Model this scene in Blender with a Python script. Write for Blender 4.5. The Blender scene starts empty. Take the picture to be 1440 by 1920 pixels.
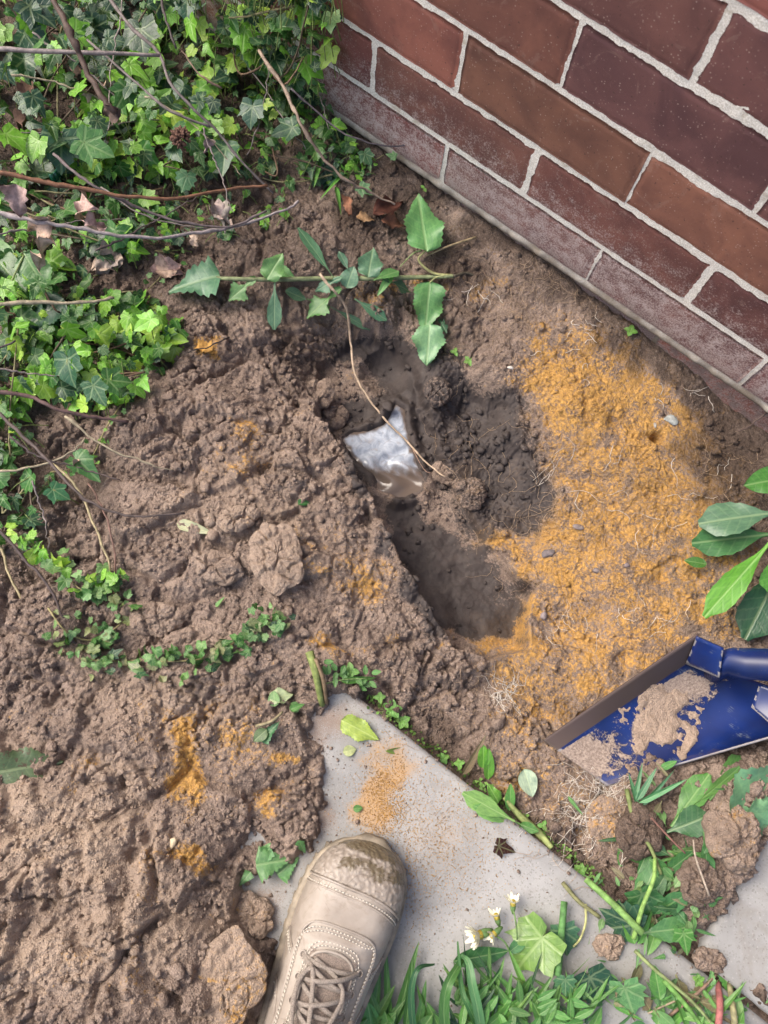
import bpy, math, random
import numpy as np
from mathutils import Vector, Matrix
SC = bpy.context.scene
# ------------------------------------------------------------------ camera
CM = np.array([[0.79147032, 0.60887957, 0.05329547], [0.59748757, -0.7523852, -0.27735378], [-0.12877632, 0.25136067, -0.95928852]])
CP = np.array([0.47023215, -0.65947622, 0.93929813])
FPX = 1513.58
cam_d = bpy.data.cameras.new('camera')
cam = bpy.data.objects.new('camera', cam_d)
SC.collection.objects.link(cam)
cam_d.sensor_fit = 'VERTICAL'; cam_d.sensor_height = 36.0
cam_d.lens = FPX / 1920 * 36.0
cam_d.clip_start = 0.02; cam_d.clip_end = 300
R3 = np.array([CM[0], -CM[1], -CM[2]]).T
cam.matrix_world = Matrix([[*R3[0], CP[0]], [*R3[1], CP[1]], [*R3[2], CP[2]], [0, 0, 0, 1]])
cam_d.dof.use_dof = True
cam_d.dof.focus_distance = 0.97
cam_d.dof.aperture_fstop = 8.0
SC.camera = cam
# ------------------------------------------------------------------ sky, sun, exposure
SUN_EL, SUN_AZ = math.radians(52), math.radians(193)      # azimuth of the sun, counter-clockwise from +X
world = bpy.data.worlds.new("World"); SC.world = world; world.use_nodes = True
wn = world.node_tree.nodes; wl = world.node_tree.links
bg = wn['Background']; sky = wn.new('ShaderNodeTexSky')
sky.sky_type = 'NISHITA'; sky.sun_disc = False; sky.sun_elevation = SUN_EL
sky.sun_rotation = math.pi / 2 - SUN_AZ
sky.air_density = 1.0; sky.dust_density = 6.0; sky.ozone_density = 1.0
wl.new(sky.outputs[0], bg.inputs[0]); bg.inputs[1].default_value = 0.15
sd = bpy.data.lights.new('sun', 'SUN'); sd.energy = 1.4; sd.angle = math.radians(34); sd.color = (1.0, 0.95, 0.88)
sun = bpy.data.objects.new('sun', sd); SC.collection.objects.link(sun)
sdir = Vector((math.cos(SUN_EL) * math.cos(SUN_AZ), math.cos(SUN_EL) * math.sin(SUN_AZ), math.sin(SUN_EL)))
sun.rotation_euler = sdir.to_track_quat('Z', 'Y').to_euler()
sun.location = (0, 0, 5)
SC.view_settings.view_transform = 'Standard'; SC.view_settings.look = 'None'
SC.view_settings.exposure = 0.97; SC.view_settings.gamma = 1.0
SC.view_settings.use_curve_mapping = False
SC.cycles.max_bounces = 6; SC.cycles.transparent_max_bounces = 4

rng = np.random.default_rng(7)
random.seed(7)
# ------------------------------------------------------------------ helpers: photo pixel (1440x1920) -> world
def ray(px, py):
    return np.array([(px - 720) / FPX, (py - 960) / FPX, 1.0]) @ CM
def G(px, py, z=0.0):
    d = ray(px, py); return CP + d * ((z - CP[2]) / d[2])
def WL(px, py, y=0.0):
    d = ray(px, py); return CP + d * ((y - CP[1]) / d[1])
def PX(x, y, z):
    X = np.stack([x - CP[0], y - CP[1], z - CP[2]], -1) @ CM.T
    return 720 + FPX * X[..., 0] / X[..., 2], 960 + FPX * X[..., 1] / X[..., 2]
def sm(a, b, x):
    t = np.clip((x - a) / (b - a), 0, 1); return t * t * (3 - 2 * t)
def hsh(ix, iy, s):
    h = (ix.astype(np.int64) * 374761393 + iy.astype(np.int64) * 668265263 + s * 974634777) & 0x7fffffff
    h = ((h ^ (h >> 13)) * 1274126177) & 0x7fffffff
    h = ((h ^ (h >> 16)) * 2246822519) & 0x7fffffff
    return ((h ^ (h >> 15)) & 0xffffff).astype(np.float32) / 16777216.0
def perlin(x, y, s=0):
    ix = np.floor(x); iy = np.floor(y); fx = (x - ix).astype(np.float32); fy = (y - iy).astype(np.float32)
    u = fx * fx * fx * (fx * (fx * 6 - 15) + 10); v = fy * fy * fy * (fy * (fy * 6 - 15) + 10)
    def g(dx, dy):
        a = hsh(ix + dx, iy + dy, s) * (2 * np.pi)
        return np.cos(a) * (fx - dx) + np.sin(a) * (fy - dy)
    a = g(0, 0) * (1 - u) + g(1, 0) * u; b = g(0, 1) * (1 - u) + g(1, 1) * u
    return (a * (1 - v) + b * v) * 1.5
def fbm(x, y, s=0, n=4, g=.5):
    r = 0; a = 1; t = 0
    for i in range(n):
        r = r + a * perlin(x * 2 ** i + 17.3 * i, y * 2 ** i - 9.1 * i, s + i); t += a; a *= g
    return r / t
def clods(x, y, s):
    ix = np.floor(x); iy = np.floor(y)
    F1 = np.full(x.shape, 9., np.float32); F2 = F1.copy()
    c = np.zeros(x.shape, np.float32); tx = c.copy(); ty = c.copy(); ddx = c.copy(); ddy = c.copy()
    for dx in (-1, 0, 1):
        for dy in (-1, 0, 1):
            jx = ix + dx; jy = iy + dy
            ex = (x - jx - hsh(jx, jy, s)).astype(np.float32); ey = (y - jy - hsh(jx, jy, s + 1)).astype(np.float32)
            d = np.sqrt(ex * ex + ey * ey); m = d < F1
            F2 = np.where(m, F1, np.minimum(F2, d)); F1 = np.where(m, d, F1)
            c = np.where(m, hsh(jx, jy, s + 2), c); tx = np.where(m, hsh(jx, jy, s + 3) - .5, tx); ty = np.where(m, hsh(jx, jy, s + 4) - .5, ty)
            ddx = np.where(m, ex, ddx); ddy = np.where(m, ey, ddy)
    e = F2 - F1
    body = sm(0.0, .16, e)
    return body * (.60 + .75 * (c - .5) + .95 * (ddx * tx + ddy * ty) - .30 * F1 * F1)

def link(o, parent=None):
    SC.collection.objects.link(o)
    if parent is not None: o.parent = parent
    return o
def tag(o, label=None, cat=None, group=None, kind=None):
    if label: o['label'] = label
    if cat: o['category'] = cat
    if group: o['group'] = group
    if kind: o['kind'] = kind
    return o
def mesh(name, verts, faces, mat=None, smooth=True, uv=None):
    me = bpy.data.meshes.new(name)
    me.from_pydata([tuple(map(float, v)) for v in verts], [], [tuple(f) for f in faces])
    if uv is not None:
        l = me.uv_layers.new(name='uv')
        idx = np.empty(len(me.loops), np.int32); me.loops.foreach_get('vertex_index', idx)
        l.data.foreach_set('uv', np.asarray(uv, np.float32)[idx].ravel())
    if smooth: me.polygons.foreach_set('use_smooth', [True] * len(me.polygons))
    if mat: me.materials.append(mat)
    me.update(); return me
def bigmesh(name, V, Q, mat=None, smooth=True):
    k = Q.shape[1]; me = bpy.data.meshes.new(name)
    me.vertices.add(len(V)); me.vertices.foreach_set('co', V.astype(np.float32).ravel())
    me.loops.add(Q.size); me.loops.foreach_set('vertex_index', Q.astype(np.int32).ravel())
    me.polygons.add(len(Q)); me.polygons.foreach_set('loop_start', np.arange(0, Q.size, k, dtype=np.int32))
    if smooth: me.polygons.foreach_set('use_smooth', np.ones(len(Q), bool))
    me.update(calc_edges=True)
    if mat: me.materials.append(mat)
    return me
class MB:
    """collects vertices and faces in world space, becomes ONE mesh object"""
    def __init__(s): s.v = []; s.f = []; s.uv = []
    def add(s, V, F, UV=None):
        o = len(s.v); s.v.extend([tuple(map(float, v)) for v in V]); s.f.extend([tuple(i + o for i in f) for f in F])
        s.uv.extend(UV if UV is not None else [(0, 0)] * len(V)); return s
    def tube(s, pts, rad, n=6, cap=True, flat=1.0, up=(0, 0, 1)):
        pts = [Vector(p) for p in pts]; N = len(pts); rad = [rad] * N if not hasattr(rad, '__len__') else rad
        V = []; F = []; ref = Vector(up)
        for i, p in enumerate(pts):
            t = (pts[min(i + 1, N - 1)] - pts[max(i - 1, 0)])
            if t.length < 1e-9: t = Vector((1, 0, 0))
            t.normalize(); a = t.cross(ref)
            if a.length < 1e-4: a = t.cross(Vector((1, .1, 0)))
            a.normalize(); b = a.cross(t).normalized()
            for k in range(n):
                th = 2 * math.pi * k / n; V.append(p + a * (rad[i] * math.cos(th)) + b * (rad[i] * flat * math.sin(th)))
        for i in range(N - 1):
            for k in range(n):
                F.append((i * n + k, i * n + (k + 1) % n, (i + 1) * n + (k + 1) % n, (i + 1) * n + k))
        if cap: F.append(tuple(range(n))[::-1]); F.append(tuple(range((N - 1) * n, N * n)))
        return s.add(V, F)
    def build(s, name, mat, parent=None, smooth=True, uv=False):
        off = Vector(parent.location) if parent is not None and parent.parent is None else Vector((0, 0, 0))
        if parent is not None and parent.parent is not None: off = Vector(parent.location) + Vector(parent.parent.location)
        me = mesh(name, [Vector(v) - off for v in s.v], s.f, mat, smooth, s.uv if uv else None)
        return link(bpy.data.objects.new(name, me), parent)
def thing(name, label, cat, loc=(0, 0, 0), group=None):
    o = bpy.data.objects.new(name, None); o.empty_display_size = .02; o.location = tuple(float(c) for c in loc)
    link(o); return tag(o, label, cat, group)
def spline(pts, n=6):
    pts = [np.array(p, float) for p in pts]; P = [2 * pts[0] - pts[1]] + pts + [2 * pts[-1] - pts[-2]]; out = []
    for i in range(1, len(P) - 2):
        for k in range(n):
            t = k / n; a, b, c, d = P[i - 1], P[i], P[i + 1], P[i + 2]
            out.append(.5 * (2 * b + (c - a) * t + (2 * a - 5 * b + 4 * c - d) * t * t + (3 * b - a - 3 * c + d) * t ** 3))
    out.append(pts[-1]); return out
def inpoly(x, y, poly):
    r = np.zeros(np.shape(x), bool); n = len(poly)
    for i in range(n):
        x1, y1 = poly[i]; x2, y2 = poly[(i + 1) % n]
        c = ((y1 > y) != (y2 > y)) & (x < (x2 - x1) * (y - y1) / ((y2 - y1) if y2 != y1 else 1e-9) + x1)
        r ^= c
    return r
def sdist(x, y, poly):
    """signed distance, positive inside"""
    d = np.full(np.shape(x), 1e9)
    n = len(poly)
    for i in range(n):
        x1, y1 = poly[i]; x2, y2 = poly[(i + 1) % n]; ex, ey = x2 - x1, y2 - y1
        t = np.clip(((x - x1) * ex + (y - y1) * ey) / (ex * ex + ey * ey), 0, 1)
        d = np.minimum(d, np.hypot(x - x1 - t * ex, y - y1 - t * ey))
    return np.where(inpoly(x, y, poly), d, -d)

# ------------------------------------------------------------------ materials
class NT:
    def __init__(s, name):
        s.m = bpy.data.materials.new(name); s.m.use_nodes = True; s.t = s.m.node_tree; s.n = s.t.nodes
        s.b = s.n['Principled BSDF']
    def new(s, ty, **kw):
        nd = s.n.new(ty)
        for k, v in kw.items(): setattr(nd, k, v)
        return nd
    def set(s, sock, v):
        if hasattr(v, 'is_linked') or isinstance(v, bpy.types.NodeSocket): s.t.links.new(v, sock)
        elif isinstance(v, (tuple, list)) and len(v) == 3 and sock.type == 'RGBA': sock.default_value = (*v, 1)
        else: sock.default_value = v
    def math(s, op, a, b=0.0, c=0.0, clamp=False):
        nd = s.new('ShaderNodeMath', operation=op, use_clamp=clamp)
        for i, v in enumerate((a, b, c)):
            if i < len(nd.inputs): s.set(nd.inputs[i], v)
        return nd.outputs[0]
    def mix(s, f, a, b, bt='MIX'):
        nd = s.new('ShaderNodeMix', data_type='RGBA', blend_type=bt)
        s.set(nd.inputs[0], f); s.set(nd.inputs[6], a); s.set(nd.inputs[7], b); return nd.outputs[2]
    def noise(s, scale, detail=3, rough=.55, vec=None, dist=0.0):
        nd = s.new('ShaderNodeTexNoise'); nd.inputs['Scale'].default_value = scale; nd.inputs['Detail'].default_value = detail
        nd.inputs['Roughness'].default_value = rough; nd.inputs['Distortion'].default_value = dist
        if vec is not None: s.t.links.new(vec, nd.inputs['Vector'])
        return nd.outputs[0]
    def vor(s, scale, vec=None, feat='F1', out=0):
        nd = s.new('ShaderNodeTexVoronoi', feature=feat); nd.inputs['Scale'].default_value = scale
        if vec is not None: s.t.links.new(vec, nd.inputs['Vector'])
        return nd.outputs[out]
    def step(s, x, a, b):
        nd = s.new('ShaderNodeMapRange', interpolation_type='SMOOTHSTEP'); s.set(nd.inputs[0], x)
        s.set(nd.inputs[1], a); s.set(nd.inputs[2], b); return nd.outputs[0]
    def pos(s): return s.new('ShaderNodeNewGeometry').outputs['Position']
    def obj(s): return s.new('ShaderNodeTexCoord').outputs['Object']
    def bump(s, h, strength=.5, dist=.001, prev=None):
        nd = s.new('ShaderNodeBump'); nd.inputs['Strength'].default_value = strength; nd.inputs['Distance'].default_value = dist
        s.t.links.new(h, nd.inputs['Height'])
        if prev is not None: s.t.links.new(prev, nd.inputs['Normal'])
        return nd.outputs[0]
    def out(s, col=None, rough=None, normal=None, spec=None):
        if col is not None: s.set(s.b.inputs['Base Color'], col)
        if rough is not None: s.set(s.b.inputs['Roughness'], rough)
        if normal is not None: s.set(s.b.inputs['Normal'], normal)
        if spec is not None: s.set(s.b.inputs['Specular IOR Level'], spec)
        return s.m
def simple(name, col, rough=.7, var=.25, scale=120, bump=.3, spec=.4, bscale=None):
    t = NT(name); n = t.noise(scale, 4, vec=t.pos()); c2 = tuple(max(0, c * (1 - var * 1.6)) for c in col)
    c = t.mix(t.step(n, .3, .7), c2, col)
    return t.out(c, rough, t.bump(t.noise(bscale or scale * 4, 3, vec=t.pos()), bump, .001), spec)

def soil_material():
    t = NT('soil'); p = t.pos()
    at = t.new('ShaderNodeAttribute', attribute_name='mask'); sep = t.new('ShaderNodeSeparateColor'); t.t.links.new(at.outputs['Color'], sep.inputs[0])
    orange, wet, hum = sep.outputs; pale = at.outputs['Alpha']
    n1 = t.noise(38, 5, .6, p); n2 = t.noise(260, 4, .65, p); n3 = t.noise(900, 3, .7, p)
    grit = t.vor(620, p); gc = t.vor(800, p, out=1)
    gs = t.new('ShaderNodeSeparateColor'); t.t.links.new(gc, gs.inputs[0])
    loam = t.mix(t.step(n1, .3, .7), (.190, .138, .110), (.355, .270, .218))
    loam = t.mix(t.math('MULTIPLY', t.step(n2, .40, .75), .6), loam, (.43, .335, .27))
    loam = t.mix(t.math('MULTIPLY', t.step(n3, .60, .78), .45), loam, (.075, .050, .038))
    loam = t.mix(t.math('MULTIPLY', t.step(grit, .45, .75), .34), loam, (.07, .048, .037))
    loam = t.mix(t.math('MULTIPLY', t.step(gs.outputs[0], .93, .98), .4), loam, (.44, .36, .29))
    loam = t.mix(t.math('MULTIPLY', pale, .6), loam, (.52, .395, .295))
    of = t.math('ADD', orange, t.math('MULTIPLY', t.math('SUBTRACT', n2, .5), 1.7))
    of = t.math('ADD', of, t.math('MULTIPLY', t.math('SUBTRACT', n1, .5), 1.3))
    of = t.math('ADD', of, t.math('MULTIPLY', t.math('SUBTRACT', n3, .5), .8))
    of = t.step(t.math('ADD', of, t.math('MULTIPLY', t.math('SUBTRACT', t.noise(24, 4, .6, p, 1.0), .5), 1.5)), .38, .90)
    sand = t.mix(t.step(n2, .3, .7), (.33, .180, .054), (.66, .370, .095))
    sand = t.mix(t.math('MULTIPLY', t.step(n3, .55, .72), .5), sand, (.20, .105, .04))
    sand = t.mix(t.math('MULTIPLY', t.step(gs.outputs[1], .86, .95), .5), sand, (.66, .42, .17))
    c = t.mix(t.math('MULTIPLY', of, .92), loam, sand)
    hf = t.step(t.math('ADD', hum, t.math('MULTIPLY', t.math('SUBTRACT', n2, .5), 1.2)), .22, .88)
    hc = t.mix(t.step(n3, .4, .65), (.04, .027, .02), (.12, .082, .06))
    c = t.mix(t.math('MULTIPLY', hf, .85), c, hc)
    wf = t.step(t.math('ADD', wet, t.math('MULTIPLY', t.math('SUBTRACT', n2, .5), .7)), .40, .58)
    wc = t.mix(t.step(n1, .35, .7), (.034, .028, .027), (.058, .048, .045))
    c = t.mix(t.math('MULTIPLY', wf, .96), c, wc)
    r = t.math('SUBTRACT', .95, t.math('MULTIPLY', wf, .30))
    h = t.math('ADD', t.math('MULTIPLY', n2, 1.2), t.math('ADD', t.math('MULTIPLY', n3, .8), t.math('MULTIPLY', grit, .8)))
    bs = t.math('SUBTRACT', 1.0, t.math('MULTIPLY', wf, .72))
    nd = t.new('ShaderNodeBump'); nd.inputs['Distance'].default_value = .0022; t.t.links.new(h, nd.inputs['Height']); t.t.links.new(bs, nd.inputs['Strength'])
    return t.out(c, r, nd.outputs[0], .25)
M_SOIL = soil_material()

def slab_material():
    t = NT('concrete'); p = t.pos()
    n1 = t.noise(9, 5, .6, p); n2 = t.noise(140, 4, .6, p); n3 = t.noise(1000, 2, .6, p)
    c = t.mix(t.step(n1, .3, .7), (.225, .222, .215), (.335, .332, .325))
    c = t.mix(t.math('MULTIPLY', t.step(n2, .55, .8), .35), c, (.24, .22, .195))
    gc = t.vor(650, p, out=1); gs = t.new('ShaderNodeSeparateColor'); t.t.links.new(gc, gs.inputs[0])
    c = t.mix(t.math('MULTIPLY', t.step(gs.outputs[0], .88, .96), .5), c, (.16, .15, .135))
    c = t.mix(t.math('MULTIPLY', t.step(gs.outputs[1], .95, .99), .2), c, (.50, .485, .46))
    st = t.step(t.noise(16, 5, .7, p, 1.2), .52, .68)
    c = t.mix(t.math('MULTIPLY', st, .35), c, (.19, .165, .14))
    # sand dust trodden into the surface
    at = t.new('ShaderNodeAttribute', attribute_name='mask'); sep = t.new('ShaderNodeSeparateColor'); t.t.links.new(at.outputs['Color'], sep.inputs[0])
    df = t.step(t.math('ADD', sep.outputs[0], t.math('MULTIPLY', t.math('SUBTRACT', n3, .5), 1.6)), .45, .9)
    c = t.mix(t.math('MULTIPLY', df, .72), c, (.40, .235, .095))
    df = t.step(t.math('ADD', sep.outputs[1], t.math('MULTIPLY', t.math('SUBTRACT', n3, .5), 1.6)), .45, .9)
    c = t.mix(t.math('MULTIPLY', df, .8), c, (.22, .15, .11))
    return t.out(c, .85, t.bump(t.math('ADD', n3, t.math('MULTIPLY', n2, .6)), .45, .0008), .3)
M_SLAB = slab_material()

def brick_material():
    t = NT('brick'); p = t.pos(); oi = t.new('ShaderNodeObjectInfo')
    n1 = t.noise(14, 4, .6, p, .6); n2 = t.noise(420, 3, .6, p); n3 = t.noise(60, 5, .65, p)
    dark = t.mix(1.0, oi.outputs['Color'], (.62, .62, .70), 'MULTIPLY')
    c = t.mix(t.step(n1, .32, .68), dark, oi.outputs['Color'])
    c = t.mix(t.math('MULTIPLY', t.step(n3, .58, .72), .25), c, (.08, .035, .03))
    # pale grit specks
    v = t.new('ShaderNodeTexVoronoi'); v.inputs['Scale'].default_value = 330; t.t.links.new(p, v.inputs['Vector'])
    gs = t.new('ShaderNodeSeparateColor'); t.t.links.new(v.outputs[1], gs.inputs[0])
    sp = t.math('MULTIPLY', t.math('MULTIPLY', t.step(gs.outputs[0], .66, .8), t.step(t.noise(45, 3, .6, p), .34, .60)), t.math('SUBTRACT', 1.0, t.step(v.outputs[0], .12, .34)))
    z = t.new('ShaderNodeSeparateXYZ'); t.t.links.new(p, z.inputs[0])
    c = t.mix(t.math('MULTIPLY', sp, .55), c, (.50, .38, .33))
    pits = t.math('SUBTRACT', 1.0, t.step(t.noise(210, 3, .6, p), .30, .36))
    c = t.mix(t.math('MULTIPLY', pits, .65), c, (.05, .028, .025))
    stain = t.step(t.noise(22, 5, .7, p, 1.5), .58, .66)
    c = t.mix(t.math('MULTIPLY', stain, .22), c, (.33, .22, .18))
    # lime bloom and rain splash near the ground
    low = t.math('SUBTRACT', 1.0, t.step(z.outputs[2], .03, .26))
    xs = t.step(z.outputs[0], -.15, .5)
    bl = t.math('ADD', t.math('MULTIPLY', low, 1.0), t.math('MULTIPLY', t.math('SUBTRACT', n3, .5), 1.5))
    bl = t.math('ADD', bl, t.math('MULTIPLY', t.math('SUBTRACT', n2, .5), 1.7))
    bf = t.math('MULTIPLY', t.step(bl, .60, 1.35), .85)
    c = t.mix(bf, c, (.50, .42, .40))
    sc = t.noise(700, 2, .6, p, 2.0)
    st = t.math('MULTIPLY', t.math('MULTIPLY', t.step(sc, .62, .70), low), .5)
    c = t.mix(st, c, (.6, .5, .46))
    gr = t.math('MULTIPLY', t.step(t.math('SUBTRACT', .035, z.outputs[2]), -.012, .03), .65)
    c = t.mix(t.math('MULTIPLY', gr, t.step(n3, .35, .6)), c, (.10, .065, .05))
    return t.out(c, .62, t.bump(t.math('ADD', t.noise(1100, 3, .6, p), n2), .28, .0007), .45)
M_BRICK = brick_material()
def mortar_material():
    t = NT('mortar'); p = t.pos(); n = t.noise(600, 4, .65, p); n1 = t.noise(30, 4, .6, p)
    c = t.mix(t.step(n, .35, .7), (.58, .55, .48), (.90, .87, .81))
    c = t.mix(t.math('MULTIPLY', t.step(n1, .56, .70), .5), c, (.32, .25, .15))
    z = t.new('ShaderNodeSeparateXYZ'); t.t.links.new(p, z.inputs[0])
    low = t.math('SUBTRACT', 1.0, t.step(z.outputs[2], -.02, .09))
    lw2 = t.math('SUBTRACT', 1.0, t.step(z.outputs[2], .0, .035))
    c = t.mix(t.math('MULTIPLY', lw2, .8), c, (.17, .135, .10))
    c = t.mix(t.math('MULTIPLY', low, t.math('MULTIPLY', t.step(n1, .35, .65), .6)), c, (.17, .13, .09))
    return t.out(c, .93, t.bump(n, .6, .0008), .2)
M_MORT = mortar_material()

def leaf_material(name, palm):
    """veined leaf; colour from the object, its alpha is how soiled it is"""
    t = NT(name); oi = t.new('ShaderNodeObjectInfo'); uvn = t.new('ShaderNodeUVMap'); uvn.uv_map = 'uv'
    s = t.new('ShaderNodeSeparateXYZ'); t.t.links.new(uvn.outputs[0], s.inputs[0]); u, v = s.outputs[0], s.outputs[1]
    av = t.math('ABSOLUTE', v)
    wob = t.math('MULTIPLY', t.math('SUBTRACT', t.noise(9, 2, .5, uvn.outputs[0]), .5), .05)
    if palm:
        r = t.math('SQRT', t.math('ADD', t.math('MULTIPLY', u, u), t.math('MULTIPLY', v, v)))
        th = t.math('ARCTAN2', av, u); d = None
        for a in (0.0, .74, 1.75):
            q = t.math('ADD', t.math('MULTIPLY', r, t.math('ABSOLUTE', t.math('SINE', t.math('SUBTRACT', th, a)))), wob if a else 0.0)
            q = t.math('ABSOLUTE', q)
            if a == 0.0: q = t.math('MULTIPLY', q, 1.0)
            d = q if d is None else t.math('MINIMUM', d, q)
        w = .016
        ver = t.math('SUBTRACT', 1.0, t.step(d, w, w * 3.0))
        side = t.math('FRACT', t.math('MULTIPLY', t.math('SUBTRACT', r, t.math('MULTIPLY', d, 1.1)), 5.5))
        side = t.math('MULTIPLY', t.math('SUBTRACT', 1.0, t.step(t.math('ABSOLUTE', t.math('SUBTRACT', side, .5)), .03, .11)), .45)
    else:
        ver = t.math('SUBTRACT', 1.0, t.step(t.math('ADD', av, 0.0), .03, .10))
        side = t.math('FRACT', t.math('MULTIPLY', t.math('ADD', t.math('SUBTRACT', u, t.math('MULTIPLY', av, .16)), wob), 7.5))
        side = t.math('MULTIPLY', t.math('SUBTRACT', 1.0, t.step(t.math('ABSOLUTE', t.math('SUBTRACT', side, .5)), .03, .14)), .24)
    vf = t.math('MAXIMUM', ver, side)
    base = oi.outputs['Color']
    n = t.noise(5, 4, .6, uvn.outputs[0]); p = t.pos(); nn = t.noise(300, 4, .6, p)
    lo = t.mix(1.0, base, (.62, .70, .75), 'MULTIPLY')
    c = t.mix(t.step(n, .3, .7), lo, base)
    c = t.mix(t.math('MULTIPLY', t.step(nn, .5, .75), .25), c, t.mix(1.0, base, (1.3, 1.2, 1.0), 'MULTIPLY'))
    hi = t.mix(.26, base, (.50, .60, .32))
    c = t.mix(t.math('MULTIPLY', vf, .75), c, hi)
    rn = t.new('ShaderNodeObjectInfo').outputs['Random']
    al = oi.outputs['Alpha']; dn = t.noise(150, 5, .7, p)
    thr = t.math('SUBTRACT', .92, t.math('MULTIPLY', al, .5))
    df = t.step(dn, thr, t.math('ADD', thr, .05))
    c = t.mix(t.math('MULTIPLY', df, .9), c, (.10, .068, .048))
    hgt = t.math('ADD', t.math('MULTIPLY', vf, -1.0), t.math('MULTIPLY', t.noise(14, 3, .6, uvn.outputs[0]), .9))
    t.b.inputs['Subsurface Weight'].default_value = 0.0
    m = t.out(c, t.math('ADD', .36, t.math('MULTIPLY', df, .5)), t.bump(hgt, .35, .0012), .5)
    tr = t.new('ShaderNodeBsdfTranslucent'); t.set(tr.inputs[0], t.mix(1.0, c, (1.3, 1.5, .6), 'MULTIPLY'))
    ms = t.new('ShaderNodeMixShader'); ms.inputs[0].default_value = .22
    t.t.links.new(t.b.outputs[0], ms.inputs[1]); t.t.links.new(tr.outputs[0], ms.inputs[2])
    t.t.links.new(ms.outputs[0], t.n['Material Output'].inputs[0]); return m
M_IVY = leaf_material('ivy_leaf_surface', True)
M_LEAF = leaf_material('weed_leaf_surface', False)
def tinted(name, rough=.7, bump=.5, bscale=500, dirt=.3):
    t = NT(name); oi = t.new('ShaderNodeObjectInfo'); p = t.pos(); n = t.noise(140, 5, .6, p)
    c = t.mix(t.step(n, .35, .65), t.mix(1.0, oi.outputs['Color'], (.55, .55, .55), 'MULTIPLY'), oi.outputs['Color'])
    return t.out(c, rough, t.bump(t.noise(bscale, 3, .6, p), bump, .001), .35)
M_STEM = tinted('stem_surface'); M_DRY = tinted('dry_leaf_surface', .85, .8, 300)
M_PETAL = simple('petal', (.72, .70, .55), .6, .15, 200, .2)

# ------------------------------------------------------------------ terrain
SLAB_Y = -0.605
HC = [(640,200,-8),(760,300,-10),(900,400,-13),(1030,500,-11),(1150,600,-20),(1250,680,-32),(1400,800,-52),(1460,780,-55),
 (1000,600,-30),(950,680,-38),(1080,750,-34),(1200,850,-42),(1000,800,-62),(1100,950,-62),(1300,950,-46),(1400,1000,-42),(1200,1100,-52),
 (1050,1150,-70),(1300,1150,-48),(1100,1300,-42),(1000,1280,-38),(900,1300,-34),(880,1400,-26),(1000,1450,-18),(1100,1550,-16),(1400,1250,-42),
 (600,430,-20),(700,430,-24),(850,480,-30),(700,560,-48),(780,620,-75),(880,600,-42),(640,640,-92),(720,700,-125),(600,690,-86),(560,620,-48),
 (450,600,-14),(500,700,-30),(400,800,8),(550,840,-2),(620,960,-8),(400,950,18),(300,850,4),(520,1050,18),(300,1050,14),(640,1080,4),(700,1180,-4),(790,1240,-16),(560,1200,12),
 (480,500,-18),(150,650,-20),(100,850,-24),(200,500,-30),(200,200,-30),(50,100,-30),(100,1000,-8),(450,250,-25),(380,1160,2),(230,1180,2),
 (100,1260,26),(300,1320,26),(450,1320,20),(560,1320,12),(600,1400,9),(560,1500,8),(500,1580,9),(400,1450,26),(200,1450,36),(100,1400,32),(50,1550,62),(150,1650,72),
 (300,1600,50),(350,1750,58),(200,1800,88),(50,1850,98),(420,1720,32),(480,1700,12),(450,1850,42),(350,1900,80),(510,1850,14),(200,1980,100),(-100,1700,80),
 (1380,1570,22),(1300,1640,18),(1200,1660,2),(1230,1560,2),(1120,1620,-10),(880,780,-104),(930,900,-98),(960,1000,-92),(1040,1060,-72),(840,660,-70),(1000,900,-72),
 (690,960,-8),(735,1050,-8),(785,1140,-10),(845,1225,-16),(640,880,-14),(600,820,-16),(-100,500,-20),(-100,1200,20),(1540,1100,-40),(1540,1500,-12),(300,-100,-25),(1540,900,-50)]
HCW = np.array([[*G(a, b, c / 1000.)[:2], c / 1000.] for a, b, c in HC])
def poly_at(pts, z): return [tuple(G(a, b, z)[:2]) for a, b in pts]
TRENCH = poly_at([(600,770),(640,820),(702,925),(752,1030),(806,1120),(858,1205)], -.012) + poly_at([(900,1240),(965,1222),(985,1112),(900,1010),(842,900),(800,800),(772,700),(700,640),(640,655),(600,700)], -.10)
ZP = -.100
PUD = [(742,758),(757,768),(762,800),(770,835),(784,870),(794,905),(786,926),(748,932),(712,920),(698,888),(672,868),(652,842),(644,822),(664,812),(696,806),(718,796),(730,776)]
PUDDLE = poly_at(PUD, ZP + .003)
CLEAR1 = poly_at([(628,1297),(690,1297),(1102,1645),(1450,1890),(1500,2150),(560,2150),(530,1910),(505,1770),(440,1712),(455,1640),(560,1590),(600,1560),(590,1480),(610,1400),(560,1380),(600,1330)], 0)
CLEAR2 = poly_at([(1300,1790),(1460,1890),(1560,1600),(1430,1560),(1392,1640),(1350,1700),(1270,1745)], 0)
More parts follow.
